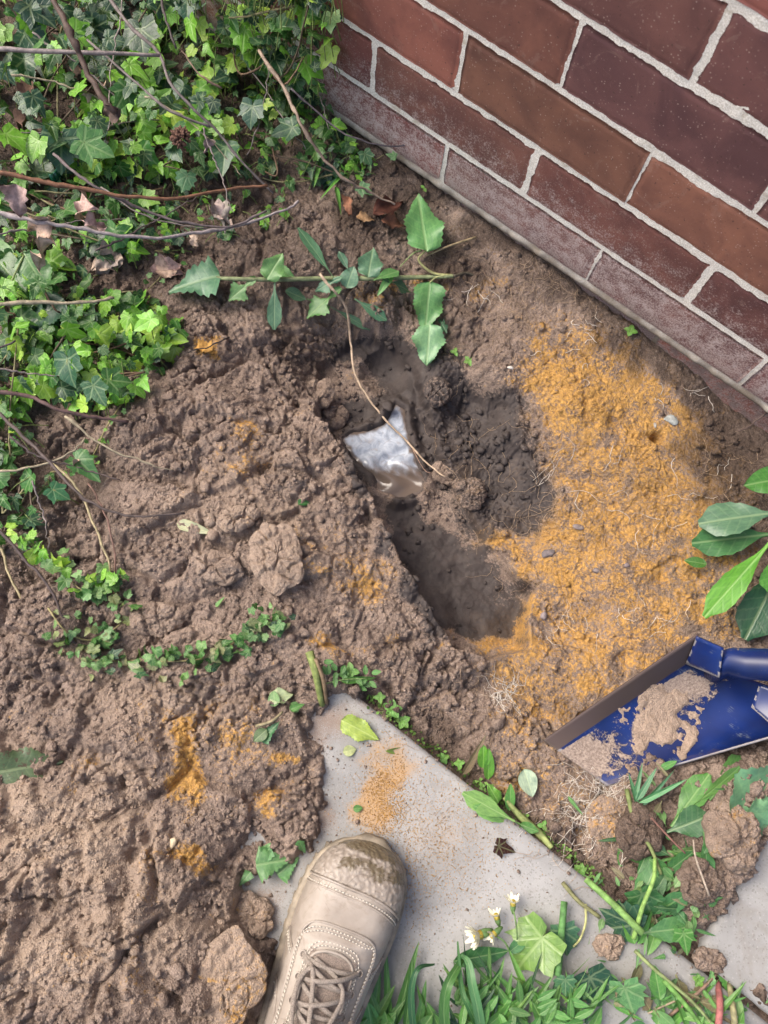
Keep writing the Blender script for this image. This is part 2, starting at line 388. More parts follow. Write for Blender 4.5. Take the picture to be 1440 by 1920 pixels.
def masks(px, py, x, y):
    """orange sand, wet mud, dark humus and other dark spots, pale dry crust -- where each kind of earth lies"""
    q = 1e-3
    wx = fbm(x * 14, y * 14, 50, 4) * 60; wy = fbm(x * 14 + 31, y * 14, 60, 4) * 60
    X = px + wx; Y = py + wy
    def b(l):
        r = np.zeros(px.shape)
        for (cx, cy, rx, ry, ang, a) in l:
            c, s = math.cos(math.radians(ang)), math.sin(math.radians(ang)); dx, dy = X - cx, Y - cy
            u = (dx * c + dy * s) / rx; v = (-dx * s + dy * c) / ry
            r = np.maximum(r, a * np.exp(-(u * u + v * v) ** 1.5 * .7))
        return r
    orange = b([(1110,740,150,130,30,.86),(1200,850,160,130,40,.80),(1230,960,200,170,30,.80),(1130,900,110,130,20,.85),(1100,1060,180,120,40,.8),(1200,1130,170,130,0,.66),
                (1330,1000,80,120,0,.75),(920,1010,50,40,30,.8),(985,1045,40,40,30,.8),(1160,1200,190,80,10,.75),(1320,1080,90,70,0,.75),(980,1270,90,50,10,.72),(985,1160,40,50,0,.8),(905,1200,70,22,0,.7),(1040,1010,70,50,0,.8),(1100,1250,130,80,30,.66),(960,1200,90,50,20,.72),(1080,1330,140,60,0,.6),(1020,680,70,60,0,.6),
                (1030,1450,140,120,0,.44),(830,540,90,30,10,.52),(700,545,60,30,0,.45),(870,880,25,30,0,.6),(1300,1140,110,60,0,.7),
                (460,800,26,26,0,.7),(430,860,60,60,30,.38),(420,650,22,18,0,.8),(383,652,16,20,0,.8),(690,1060,75,60,20,.55),(630,1215,55,20,0,.7),(730,1215,40,25,0,.55),(560,1050,80,50,0,.34),
                (350,1430,24,85,5,.95),(440,1350,50,50,0,.50),(460,1360,30,30,0,.62),(510,1500,36,22,0,.8),(535,1420,26,18,0,.9),(365,1610,45,22,0,.95),(270,1640,60,40,0,.25),(420,1400,120,100,0,.36),
                (250,1850,90,50,30,.38),(1380,1570,30,40,0,.6),(150,1450,60,50,0,.28),(60,1350,40,30,0,.3)])
    wet = b([(775,1000,50,110,-25,1.0),(920,975,110,80,30,.62),(900,1075,80,60,20,.7),(830,1080,90,80,30,1.0),(900,1150,100,60,0,1.0),(790,700,110,60,10,.95),(850,790,110,90,30,.9),(930,880,110,90,40,.82),(740,820,110,110,0,1.0),
             (1010,960,70,75,0,.85),(940,800,80,70,30,.7),(690,660,90,45,0,.7),(970,1090,50,40,0,.6)])
    wet = wet * (1 - .75 * b([(1100,980,90,60,0,1),(960,1030,40,40,0,1.0)]))
    d = 1 - sm(0.0, .075, np.maximum(-y - .0, 0) + fbm(x * 16, y * 16, 71, 4) * .09)
    hum = np.maximum(d * sm(-.3, .0, x) * .72, b([(250,250,420,330,30,.8),(100,650,220,220,0,.55),(120,900,140,120,0,.5),(700,410,90,60,0,.9),(850,500,70,70,0,.8),(860,620,60,70,0,.55),(1380,860,110,90,0,.9),
             (1240,1600,110,70,50,.85),(1380,1350,80,60,0,.7),(840,1400,120,40,42,.7),(560,670,80,60,0,.6),(1290,850,60,50,0,.4),(1400,950,60,120,0,.7),(1350,800,90,50,30,.8),(1270,700,80,40,30,.7),(1440,1100,50,130,0,.7),(1250,1500,90,50,0,.6),(1320,1660,80,70,0,.45),(1100,1140,70,60,0,.30),(1060,1330,60,40,30,.4)]))  # also darkens the upper left bank of the hole
    hum = np.maximum(hum, .8 * np.exp(-((y - SLAB_Y - .012) / .014) ** 2) * (x > .42))
    pale = b([(80,1560,190,110,20,1.0),(230,1480,110,60,0,.6),(520,1010,60,60,0,.5),(80,1800,160,90,0,.85),(250,1740,120,80,0,.7),(300,1330,140,60,0,.5),(420,940,120,80,0,.35),(450,1880,60,80,0,.6),(460,1700,60,50,0,.5)])
    return np.clip(orange, 0, 1.1), np.clip(wet, 0, 1), np.clip(hum, 0, 1), np.clip(pale, 0, 1)
def height(x, y):
    num = 0; den = 0
    for hx, hy, hz in HCW:
        w = 1.0 / ((x - hx) ** 2 + (y - hy) ** 2 + .018 ** 2) ** 2.0; num = num + w * hz; den = den + w
    base = num / den
    far = sm(.9, 2.5, np.hypot(x - .3, y + .45)); base = base * (1 - far) - .03 * far
    px, py = PX(x, y, base)
    o, w, hu, pl = masks(px, py, x, y)
    def bl_(cx, cy, rx, ry, ang):
        c, s_ = math.cos(math.radians(ang)), math.sin(math.radians(ang)); dx, dy = px - cx, py - cy
        return np.exp(-(((dx * c + dy * s_) / rx) ** 2 + ((-dx * s_ + dy * c) / ry) ** 2) ** 2)
    smoothness = np.clip(sm(.25, .7, w) * .92 * np.maximum(np.maximum(bl_(860, 1080, 70, 170, -30), bl_(740, 700, 60, 70, 0)), np.maximum(bl_(980, 960, 60, 50, 0) * .8, .35)), 0, 1)
    rough = (1 - .55 * sm(.25, .6, o) * (px > 850)) * (1 - smoothness) * (1 - .35 * sm(.3, .8, hu))
    rough = rough * (1 - .45 * sm(-.12, -.02, y)) * (1 - far * .7)
    lumpy = 1 - .5 * sm(820, 980, px) * (1 - sm(1150, 1250, px) * (py > 1450))
    wx = x + fbm(x * 18, y * 18, 3, 4) * .015; wy = y + fbm(x * 18 + 7, y * 18, 9, 4) * .015
    pt = sm(-.22, .22, fbm(x * 11, y * 11, 301, 3)) * (1 - .75 * bl_(500, 1060, 260, 140, 10)) * (1 - .5 * bl_(180, 1520, 220, 160, 10))
    heap = bl_(170, 1700, 420, 330, 0)
    r = (clods(wx / .085, wy / .085, 11) - .35) * .015 * lumpy * (1 + .55 * heap) + (clods(wx / .13, wy / .13, 13) - .4) * (.006 + .016 * heap) * lumpy
    r = r + (clods(wx / .040, wy / .040, 21) - .35) * .0095 * lumpy * (.5 + .7 * pt)
    wx = x + fbm(x * 60, y * 60, 33, 3) * .0035; wy = y + fbm(x * 60 + 5, y * 60, 39, 3) * .0035
    r = r + (clods(wx / .0155, wy / .0155, 31) - .35) * .0052 * (.35 + .9 * pt)
    r = r + (clods(wx / .0078, wy / .0078, 41) - .35) * .0034 * (.45 + .7 * pt) + (clods(wx / .0042, wy / .0042, 46) - .35) * .0017
    r = r + fbm(x * 9, y * 9, 5, 5, .6) * .014 * lumpy + fbm(x * 220, y * 220, 15, 2) * .0014
    pit = sm(.16, .34, fbm(x * 34, y * 34, 77, 4)) * .0075
    h = base + (r - pit * (.4 + pt)) * rough + fbm(x * 40, y * 40, 91, 4) * .0035 * (1 - rough) + (clods(x / .0055, y / .0055, 47) - .35) * .0016 * (o > .2) * (px > 850)
    sd1 = sdist(x, y, TRENCH) + fbm(x * 30, y * 30, 93, 4) * .006 * (1 + 1.6 * sm(-.34, -.28, y))
    # the spade-cut slot: crisp left bank, slumped right bank
    k = sm(-.007, .004, sd1)
    fl = -.104 + fbm(x * 25, y * 25, 95, 4) * .008 + .030 * sm(-.40, -.53, y)
    h = np.where(sd1 > -.03, h * (1 - k) + np.minimum(h, fl) * k, h)
    # basin that holds the puddle, its rim of slick mud
    sp = sdist(x, y, PUDDLE) + fbm(x * 55, y * 55, 111, 3) * .004
    hb = ZP + .0075 - .010 * sm(-.006, .006, sp) + fbm(x * 60, y * 60, 112, 3) * .0016
    k = sm(-.020, -.006, sp) * (far < .01); h = np.where(sp > -.022, h * (1 - k) + k * np.where(sp > .0, hb, np.maximum(np.minimum(h, ZP + .016), hb)), h)
    for (cx, cy, r_, dh) in ((716, 772, .011, .013), (690, 795, .007, .006), (745, 940, .010, .004)):
        g = G(cx, cy, -.09); h = h + dh * np.exp(-((x - g[0]) ** 2 + (y - g[1]) ** 2) / r_ ** 2)
    # bare paving: the earth stays under the slab
    for P in (CLEAR1, CLEAR2):
        s = sdist(x, y, P) + fbm(x * 22, y * 22, 97, 4) * .022 + fbm(x * 90, y * 90, 98, 2) * .006
        k = sm(-.006, .016, s); h = h * (1 - k) - .014 * k
    # narrow gap along the slab edge
    e = np.exp(-((y - SLAB_Y - .008) / .007) ** 2) * (x > .44); h = h - e * .010 * (1 - sm(.0, .02, h))
    # worm hole and dug pits in the sand
    for (cx, cy, r_, dp) in ((1232, 821, .0075, .030), (1150, 795, .011, .006), (1330, 900, .010, .005), (1170, 1240, .012, .010)):
        g = G(cx, cy, -.045); h = h - dp * np.exp(-(((x - g[0]) ** 2 + (y - g[1]) ** 2) / r_ ** 2) ** 1.6)
    return h, (o, w, hu, pl)
e1 = np.array(CM[0][:2]); e1 /= np.linalg.norm(e1); e2 = np.array([e1[1], -e1[0]])
O2 = G(720, 960)[:2]
def axis(lo, hi, st, far):
    a = list(np.arange(lo, hi, st)); k = st
    up = a[-1]; dn = a[0]; U = []; D = []
    while up < far: k = min(k * 1.22, 3.0); up += k; U.append(up); dn -= k; D.append(dn)
    return np.array(D[::-1] + a + U)
STEP = .00135
SA = axis(-.52, .51, STEP, 30); TA = axis(-.70, .69, STEP, 30)
S2, T2 = np.meshgrid(SA, TA, indexing='ij')
XX = O2[0] + S2 * e1[0] + T2 * e2[0]; YY = O2[1] + S2 * e1[1] + T2 * e2[1]
HH, MK = height(XX, YY)
# true pixel positions with relief, for the colours
PXX, PYY = PX(XX, YY, np.maximum(HH, -.2))
MK = masks(PXX, PYY, XX, YY)
def samp(A, x, y):
    s = (x - O2[0]) * e1[0] + (y - O2[1]) * e1[1]; t = (x - O2[0]) * e2[0] + (y - O2[1]) * e2[1]
    fi = np.interp(s, SA, np.arange(len(SA))); fj = np.interp(t, TA, np.arange(len(TA)))
    i = np.clip(np.floor(fi).astype(int), 0, len(SA) - 2); j = np.clip(np.floor(fj).astype(int), 0, len(TA) - 2); a = fi - i; b = fj - j
    return A[i, j] * (1 - a) * (1 - b) + A[i + 1, j] * a * (1 - b) + A[i, j + 1] * (1 - a) * b + A[i + 1, j + 1] * a * b
def hz(x, y):
    h = samp(HH, np.asarray(x, float), np.asarray(y, float))
    y = np.asarray(y); x = np.asarray(x)
    return np.maximum(h, np.where((y < SLAB_Y) | ((y > -.597) & (y < -.33) & (x > .905)), 0.0, -9))
def GP(px, py, dz=0.0):
    """point dz above the ground seen at that pixel"""
    z = 0.0
    for _ in range(14):
        g = G(px, py, z + dz); z = .5 * z + .5 * float(hz(g[0], g[1]))
    return G(px, py, z + dz)
idx = np.arange(XX.size).reshape(XX.shape)
keep = (YY[:-1, :-1] < .02) | (SA[:-1, None] > .5) | (SA[:-1, None] < -.51) | (TA[None, :-1] < -.69)
c1 = sdist(XX[:-1, :-1], YY[:-1, :-1], CLEAR1) < .04
keep &= c1
Q = np.stack([idx[:-1, :-1], idx[1:, :-1], idx[1:, 1:], idx[:-1, 1:]], -1)[keep][:, ::-1]
used = np.zeros(XX.size, bool); used[Q.ravel()] = True; rm = np.cumsum(used) - 1
V = np.stack([XX.ravel(), YY.ravel(), HH.ravel()], -1)[used]
me = bigmesh('soil_ground', V, rm[Q], M_SOIL, False)
ca = me.color_attributes.new('mask', 'FLOAT_COLOR', 'POINT')
ca.data.foreach_set('color', np.stack([m.ravel()[used] for m in MK], -1).astype(np.float32).ravel())
ground = link(bpy.data.objects.new('soil_ground', me)); tag(ground, 'dug brown soil and orange sand heaped around an open hole', kind='structure')

# ------------------------------------------------------------------ paving
pave = bpy.data.objects.new('pavement', None); link(pave); tag(pave, 'grey concrete path of square edged slabs', kind='structure')
def slab(x0, x1, y0, y1, top, dense):
    n = .004 if dense else .05
    xs = np.linspace(x0, x1, int((x1 - x0) / n)); ys = np.linspace(y0, y1, int((y1 - y0) / n))
    x, y = np.meshgrid(xs, ys, indexing='ij'); z = top + fbm(x * 30, y * 30, 7, 4) * .0008
    b = np.minimum(np.minimum(x - x0, x1 - x), np.minimum(y - y0, y1 - y))
    z = z - .003 * (1 - sm(0, .006, b)) ** 2 - .002 * sm(.3, .6, fbm(x * 60, y * 60, 8, 3)) * (b < .008)
    nx, ny = x.shape; ii = np.arange(nx * ny).reshape(nx, ny)
    Vv = np.stack([x.ravel(), y.ravel(), z.ravel()], -1)
    Qq = np.stack([ii[:-1, :-1], ii[1:, :-1], ii[1:, 1:], ii[:-1, 1:]], -1).reshape(-1, 4)
    ring = list(ii[:, 0]) + list(ii[-1, 1:]) + list(ii[-2::-1, -1]) + list(ii[0, -2:0:-1])
    lo = Vv[ring].copy(); lo[:, 2] = top - .045; off = len(Vv); Vv = np.vstack([Vv, lo]); m = len(ring)
    sd_ = np.array([[ring[k], off + k, off + (k + 1) % m, ring[(k + 1) % m]] for k in range(m)])
    me = bigmesh('paving_slab', Vv, np.vstack([Qq, sd_]), M_SLAB)
    px, py = PX(Vv[:, 0], Vv[:, 1], Vv[:, 2])
    wx = px + fbm(Vv[:, 0] * 25, Vv[:, 1] * 25, 3, 4) * 60; wy = py + fbm(Vv[:, 0] * 25 + 3, Vv[:, 1] * 25, 4, 4) * 60
    def bb(l):
        r = np.zeros(len(px))
        for cx, cy, rx, ry, an, a in l:
            c, s = math.cos(math.radians(an)), math.sin(math.radians(an)); dx, dy = wx - cx, wy - cy
            r = np.maximum(r, a * np.exp(-(((dx * c + dy * s) / rx) ** 2 + ((-dx * s + dy * c) / ry) ** 2)))
        return r
    o = bb([(722,1480,46,95,25,1.25),(780,1430,40,60,60,.5),(850,1560,90,110,0,.55),(800,1560,100,90,0,.5),(640,1600,60,60,0,.3),(760,1800,40,80,0,.33),(560,1560,60,50,0,.4)])
    d = bb([(615,1360,60,80,0,.85),(590,1540,60,70,0,.8),(500,1690,70,60,0,.85),(680,1310,60,30,40,.7),(1150,1750,80,50,0,.45),(1320,1720,60,60,0,.45),(1300,1620,70,60,0,.5),(900,1500,60,90,-40,.4),(760,1330,60,40,40,.35)])
    c_ = me.color_attributes.new('mask', 'FLOAT_COLOR', 'POINT')
    c_.data.foreach_set('color', np.stack([o, d, o * 0, o * 0 + 1], -1).astype(np.float32).ravel())
    return link(bpy.data.objects.new('paving_slab', me), pave)
slab(.31, 1.21, -1.205, SLAB_Y, 0.0, True)
slab(.905, 1.80, -.597, -.33, .003, True)
slab(.31, 1.21, -1.815, -1.215, .001, False)
slab(1.22, 2.10, -1.205, SLAB_Y, .002, False)

# ------------------------------------------------------------------ brick wall
wall = thing('brick_wall', 'reddish brown brick house wall with pale cement joints', 'brick wall', (.4, 0, 0))
BEDS = [-.155, -.075, .008, .0865, .1685, .2565, .3440, .4310]
while BEDS[-1] < 1.0: BEDS.append(BEDS[-1] + .087)
reds = [(a * 1.12, b * 1.16, c * 1.2) for a, b, c in [(.20,.085,.062),(.15,.060,.052),(.24,.095,.058),(.135,.062,.056),(.18,.075,.060),(.115,.052,.050)]]
special = {(3,0):(.155,.078,.062),(3,1):(.15,.072,.060),(3,2):(.14,.068,.064),(4,0):(.21,.112,.078),(4,1):(.235,.120,.082),(4,2):(.17,.085,.066),(5,0):(.20,.098,.072),(5,1):(.135,.072,.070),(5,2):(.14,.073,.068),(6,0):(.145,.075,.066),(6,1):(.135,.07,.066),(6,2):(.17,.082,.068),(2,0):(.17,.09,.08),(2,1):(.16,.085,.078)}
JT = .0034
def brick_mesh(w, h, dpt, seed):
    nx, nz_ = max(8, int(w / .0045)), 18
    x, z = np.meshgrid(np.linspace(0, 1, nx), np.linspace(0, 1, nz_), indexing='ij')
    wob = lambda a, s: fbm(a * 1.0, a * 0 + s * 3.1 + seed * 7.7, 3, 4) * .0016
    X = x * w; Z = z * h
    X = X + (1 - x) ** 6 * wob(Z * 90, 1) + x ** 6 * wob(Z * 90, 2); Z = Z + (1 - z) ** 4 * wob(X * 90, 3) + z ** 4 * wob(X * 90, 4)
    b = np.minimum(np.minimum(x * w, (1 - x) * w), np.minimum(z * h, (1 - z) * h))
    Y = .0016 * (1 - sm(0, .0016, b)) ** 1.5 + fbm(X * 40, Z * 40, seed, 4) * .0006
    ii = np.arange(nx * nz_).reshape(nx, nz_); Vv = np.stack([X.ravel(), Y.ravel(), Z.ravel()], -1)
    Qq = np.stack([ii[:-1, :-1], ii[1:, :-1], ii[1:, 1:], ii[:-1, 1:]], -1).reshape(-1, 4)
    ring = list(ii[:, 0]) + list(ii[-1, 1:]) + list(ii[-2::-1, -1]) + list(ii[0, -2:0:-1])
    bk = Vv[ring].copy(); bk[:, 1] = dpt; off = len(Vv); m = len(ring); Vv = np.vstack([Vv, bk])
    sd_ = np.array([[ring[k], off + k, off + (k + 1) % m, ring[(k + 1) % m]] for k in range(m)])[:, ::-1]
    return bigmesh('brick', Vv, np.vstack([Qq, sd_]), M_BRICK)
variants = [brick_mesh(.229, .0745, .06, k) for k in range(7)]
for r in range(len(BEDS) - 1):
    z0, z1 = BEDS[r] + JT, BEDS[r + 1] - JT
    if r == 2: z0 = BEDS[2] + .007
    off = (0.0 if r % 2 == 0 else .1205)          # course 3 (index) starts at x=0
    off = .1205 if r % 2 == 0 else 0.0
    for k in range(-6, 9):
        x0 = off + k * .2403 + rng.normal() * .0012
        if r in (6,) : x0 += .0
        xa, xb = x0 + .0028, x0 + .2403 - .0028
        if xa > 1.9 or xb < -1.2: continue
        vm = variants[rng.integers(7)]
        o = bpy.data.objects.new('brick', vm); link(o, wall)
        o.location = (xa - .4, rng.normal() * .0005 + (.012 if r < 2 else 0), z0)
        o.scale = ((xb - xa) / .229, 1, (z1 - z0) / .0745)
        c = special.get((r, k), reds[rng.integers(6)]); c = (c[0] * 1.14, c[1] * .98, c[2] * .96); j = 1 + rng.normal() * .08
        o.color = (c[0] * j, c[1] * j, c[2] * j, 1)
# mortar sheet behind and between the bricks, struck nearly flush
mx = np.arange(-1.22, 2.12, .0032); mz = np.concatenate([np.arange(-.16, .47, .0028), np.arange(.47, 1.02, .02)])
x, z = np.meshgrid(mx, mz, indexing='ij')
yy = np.maximum(.0008, .0016 + fbm(x * 120, z * 120, 5, 3) * .0008 + fbm(x * 25, z * 25, 6, 3) * .001) + np.where(z < BEDS[2] - .006, .012, 0)
dled = np.exp(-((z - BEDS[2]) / .0062) ** 2); yy = yy - dled * (.002 + fbm(x * 30, z * 0, 8, 4) * .006)
ii = np.arange(x.size).reshape(x.shape)
Qq = np.stack([ii[:-1, :-1], ii[1:, :-1], ii[1:, 1:], ii[:-1, 1:]], -1).reshape(-1, 4)
me = bigmesh('mortar', np.stack([x.ravel() - .4, yy.ravel(), z.ravel()], -1), Qq, M_MORT); link(bpy.data.objects.new('mortar', me), wall)
core = MB()
for (a, b_, c, d_, e, f) in ((-1.22, 2.12, .03, .24, -.2, 1.02),):
    core.add([(a, c, e), (b_, c, e), (b_, d_, e), (a, d_, e), (a, c, f), (b_, c, f), (b_, d_, f), (a, d_, f)],
             [(0, 3, 2, 1), (4, 5, 6, 7), (0, 1, 5, 4), (2, 3, 7, 6), (1, 2, 6, 5), (3, 0, 4, 7)])
core.build('backing', M_MORT, wall, smooth=False)
#@@OBJECTS@@
# ------------------------------------------------------------------ loose crumbs of earth (nobody could count them)
def ico(seed, sub=1):
    import bmesh
    bm = bmesh.new(); bmesh.ops.create_icosphere(bm, subdivisions=sub, radius=1.0)
    r = np.random.default_rng(seed); v = np.array([x.co[:] for x in bm.verts]); f = np.array([[q.index for q in p.verts] for p in bm.faces]); bm.free()
    v = v * (1 + r.normal(size=(len(v), 1)) * (.22 if sub == 1 else .12)) * (1 + .35 * np.sin(v @ r.normal(size=(3, 1)) * 2.5)) * np.array([1, .8, .65]); return v, f
TEMPL = [ico(k) for k in range(8)]; TEMPL2 = [ico(k + 20, 2) for k in range(8)]
def crumbs(name, label, X, Y, R, sink, mask=None, TEMPL=TEMPL):
    Vs = []; Fs = []; Cs = []; o = 0; Z = hz(X, Y)
    mk = [samp(m, X, Y) for m in MK] if mask is None else [np.full(len(X), m) for m in mask]
    which = rng.integers(0, 8, len(X))
    for w in range(8):
        s = np.where(which == w)[0]; v, f = TEMPL[w]; n = len(s)
        if not n: continue
        a = rng.random(n) * 6.28; tx = rng.normal(size=n) * .5
        ca_, sa_ = np.cos(a), np.sin(a); ct, st = np.cos(tx), np.sin(tx)
        vx = v[None, :, 0] * ca_[:, None] - v[None, :, 1] * sa_[:, None]; vy = v[None, :, 0] * sa_[:, None] + v[None, :, 1] * ca_[:, None]; vz = np.repeat(v[None, :, 2], n, 0)
        vy, vz = vy * ct[:, None] - vz * st[:, None], vy * st[:, None] + vz * ct[:, None]
        r = R[s][:, None]
        P = np.stack([X[s][:, None] + vx * r, Y[s][:, None] + vy * r, Z[s][:, None] + (vz + sink) * r], -1).reshape(-1, 3)
        Fs.append((f[None] + (np.arange(n) * len(v))[:, None, None]).reshape(-1, 3) + o); o += len(P); Vs.append(P)
        Cs.append(np.repeat(np.stack([m[s] for m in mk], -1), len(v), 0))
    me = bigmesh(name, np.vstack(Vs), np.vstack(Fs), M_SOIL, False)
    c = me.color_attributes.new('mask', 'FLOAT_COLOR', 'POINT'); c.data.foreach_set('color', np.vstack(Cs).astype(np.float32).ravel())
    return tag(link(bpy.data.objects.new(name, me)), label, kind='stuff')
N = 66000
cpx = rng.uniform(-60, 1500, N); cpy = rng.uniform(-60, 1980, N)
gg = np.array([G(a, b, 0) for a, b in zip(cpx, cpy)]); gx, gy = gg[:, 0], gg[:, 1]
bare = np.maximum(sdist(gx, gy, CLEAR1), sdist(gx, gy, CLEAR2))
wetm = samp(MK[1], gx, gy); om = samp(MK[0], gx, gy)
edge = np.exp(-np.maximum(bare, 0) / .022)
p = np.where(bare > 0, edge * .5 + .02, 1.0) * (1 - .93 * sm(.3, .6, wetm)) * (1 - .55 * sm(.3, .7, om) * (cpx > 850)) * (gy < -.004)
p *= .45 + .9 * sm(-.2, .35, fbm(gx * 14, gy * 14, 201, 3))
ok = rng.random(N) < p
R_ = np.clip(.00085 * np.exp(rng.normal(size=N) * .6), .0005, .0048) * np.where(om > .4, .75, 1) * np.where(bare > .01, .75, 1)
crumbs('soil_crumbs', 'loose crumbs of earth lying over the dug soil', gx[ok], gy[ok], R_[ok], .35)
N = 11000; ok = rng.permutation(len(gx))[:N]; x_, y_, a_, b_ = gx[ok], gy[ok], cpx[ok], cpy[ok]; bb_ = bare[ok]
slump = np.exp(-(((a_ - 890) / 130) ** 2 + ((b_ - 840) / 140) ** 2) ** 2) + np.exp(-(((a_ - 590) / 90) ** 2 + ((b_ - 700) / 100) ** 2) ** 2)
qx_, qy_ = PX(x_, y_, hz(x_, y_)); flat_ = np.clip(np.exp(-(((qx_ - 850) / 95) ** 2 + ((qy_ - 1090) / 140) ** 2) ** 2) * 1.3, 0, 1) * (hz(x_, y_) < -.045)
p = (.20 + .6 * sm(-.1, .4, fbm(x_ * 12, y_ * 12, 211, 3)) + .8 * slump) * (1 - .97 * flat_) * (bb_ < .002) * (y_ < -.012) * (1 - .85 * sm(.4, .7, om[ok]))
ok2 = (rng.random(N) < p) & (sdist(x_, y_, PUDDLE) < -.002)
crumbs('earth_lumps', 'coarse lumps of earth slumped round the hole and over the heap', x_[ok2], y_[ok2], np.clip(.0030 * np.exp(rng.normal(size=ok2.sum()) * .42), .0018, .0085), .25, None, TEMPL2)
# orange grains kicked over the slab
N = 7000
a = rng.normal(size=N); b = rng.normal(size=N)
cx = np.where(rng.random(N) < .45, 725 + a * 25 + b * 8, 800 + a * 75); cy = np.where(cx < 760, 1490 - a * 18 + b * 45, 1570 + b * 80)
g2 = np.array([G(u, v, 0) for u, v in zip(cx, cy)]); k = sdist(g2[:, 0], g2[:, 1], CLEAR1) > 0.002
crumbs('sand_grains', 'orange sand grains scattered over the concrete', g2[k, 0], g2[k, 1], np.full(k.sum(), .00045) * rng.uniform(.6, 1.5, k.sum()), .4, (1., 0, 0, 0))

# individual clods
def clod(px, py, wpx, hpx, ang, dz, label, group, mask=(0, 0, 0, .5), seed=0, hh=.4):
    c = GP(px, py, 0); k = (CP[2] - c[2]) / .9593 / FPX
    n = 56; th = np.linspace(0, 2 * np.pi, 2 * n, endpoint=False); ph = np.linspace(-.5 * np.pi, .5 * np.pi, n)
    T, P = np.meshgrid(th, ph, indexing='ij')
    x = np.cos(P) * np.cos(T); y = np.cos(P) * np.sin(T); z = np.sin(P)
    s = 1 + fbm(x * 1.1 + seed * 5, y * 1.1 + z * .6, seed, 2) * .34
    A = np.array([wpx * k / 2, hpx * k / 2]); hgt = hh * min(A)
    X = x * A[0] * s; Y = y * A[1] * s; Z = z * hgt * (1 + fbm(x * 2, y * 2 + seed, seed + 4, 3) * .5)
    ca_, sa_ = math.cos(math.radians(ang)), math.sin(math.radians(ang))
    U = X * ca_ - Y * sa_; Vv = X * sa_ + Y * ca_      # image right / image down
    wx = c[0] + U * e1[0] + Vv * e2[0]; wy = c[1] + U * e1[1] + Vv * e2[1]
    d = (clods(wx / .022 + fbm(wx * 60, wy * 60, 5, 3) * .5, wy / .022 + Z * 12, 61 + seed) - .3) * .0065 + (clods(wx / .010, wy / .010, 71 + seed) - .3) * .0024 + (clods(wx / .005, wy / .005, 75 + seed) - .3) * .0012 + fbm(wx * 300, wy * 300 + Z * 200, 81, 2) * .001
    nx, ny, nz = x * .35, y * .35, z + .3
    wx = wx + (nx * e1[0] + ny * e2[0]) * d; wy = wy + (nx * e1[1] + ny * e2[1]) * d; wz = Z + nz * d
    ii = np.arange(wx.size).reshape(wx.shape); ii = np.vstack([ii, ii[:1]])
    Qq = np.stack([ii[:-1, :-1], ii[1:, :-1], ii[1:, 1:], ii[:-1, 1:]], -1).reshape(-1, 4)
    me = bigmesh('soil_clod', np.stack([(wx - c[0]).ravel(), (wy - c[1]).ravel(), wz.ravel()], -1), Qq, M_SOIL)
    at = me.color_attributes.new('mask', 'FLOAT_COLOR', 'POINT'); at.data.foreach_set('color', np.tile(np.array(mask, np.float32), wx.size))
    o = link(bpy.data.objects.new('soil_clod', me)); o.location = (c[0], c[1], c[2] + dz + hgt * .35)
    return tag(o, label, 'clod', group)
GC = 'lumps of dug earth'
clod(520, 1045, 100, 130, -15, .002, 'broad flat clod of brown earth left of the slot in the mound', GC, (0, 0, 0, .55), 1, .13)
clod(445, 975, 75, 45, -10, .003, 'small rounded brown clod below the pale leaf sliver on the mound', GC, (0, 0, 0, .5), 2)
clod(410, 1065, 90, 60, 10, .002, 'brown clod just left of the broad flat clod', GC, (0, 0, .2, .3), 3)
clod(290, 1160, 110, 60, 5, .000, 'long brown clod directly above the trailing ivy arc', GC, (0, 0, 0, .3), 4)
clod(395, 1200, 100, 60, 15, .000, 'brown clod lying over the middle of the trailing ivy arc', GC, (0, 0, 0, .2), 5)
clod(600, 745, 60, 60, 0, .004, 'crumbly brown clod on the bank above the puddle', GC, (0, 0, .1, .3), 6)
clod(615, 780, 80, 60, 20, .003, 'dark crumbly clod at the left rim of the puddle', GC, (0, .2, .2, .1), 7)
clod(820, 740, 55, 60, 0, .004, 'wet grey clod on the far side of the puddle', GC, (0, .55, 0, 0), 8)
clod(880, 930, 60, 60, 0, .004, 'wet clod with an orange patch beside the slot', GC, (.35, .5, 0, 0), 9)
clod(830, 890, 50, 40, 30, .004, 'small pale wet clod close to the puddle foot', GC, (0, .4, 0, .2), 10)
clod(470, 1715, 75, 65, 20, .003, 'sandy clod near the left side of the boot', GC, (.25, 0, 0, .6), 11, .3)
clod(425, 1840, 110, 150, 25, .008, 'large wedge of pale sandy earth left of the boot laces', GC, (.30, 0, 0, .7), 12, .22)
clod(1365, 1565, 95, 110, 10, .004, 'big root-bound clod on the right slab edge', GC, (.22, 0, .35, .3), 13, .6)
clod(1310, 1655, 80, 70, 20, .002, 'loose dark clod under the pulled weeds on the right', GC, (0, 0, .55, .2), 14, .5)
clod(1195, 1560, 80, 90, 10, .002, 'dark lump below the shovel tip among dandelion leaves', GC, (0, 0, .7, 0), 15, .5)
clod(1150, 1545, 90, 80, 10, -.006, 'orange tinged earth ball full of white roots below the shovel', GC, (.42, 0, .1, .3), 16, .2)
clod(1330, 1800, 60, 35, 20, .0, 'small brown lump in the joint between the slabs', GC, (0, 0, .4, .2), 17, .5)
clod(1140, 1775, 50, 40, 0, .0, 'small pale brown lump on the slab beside a dark ivy leaf', GC, (0, 0, .1, .6), 18, .5)

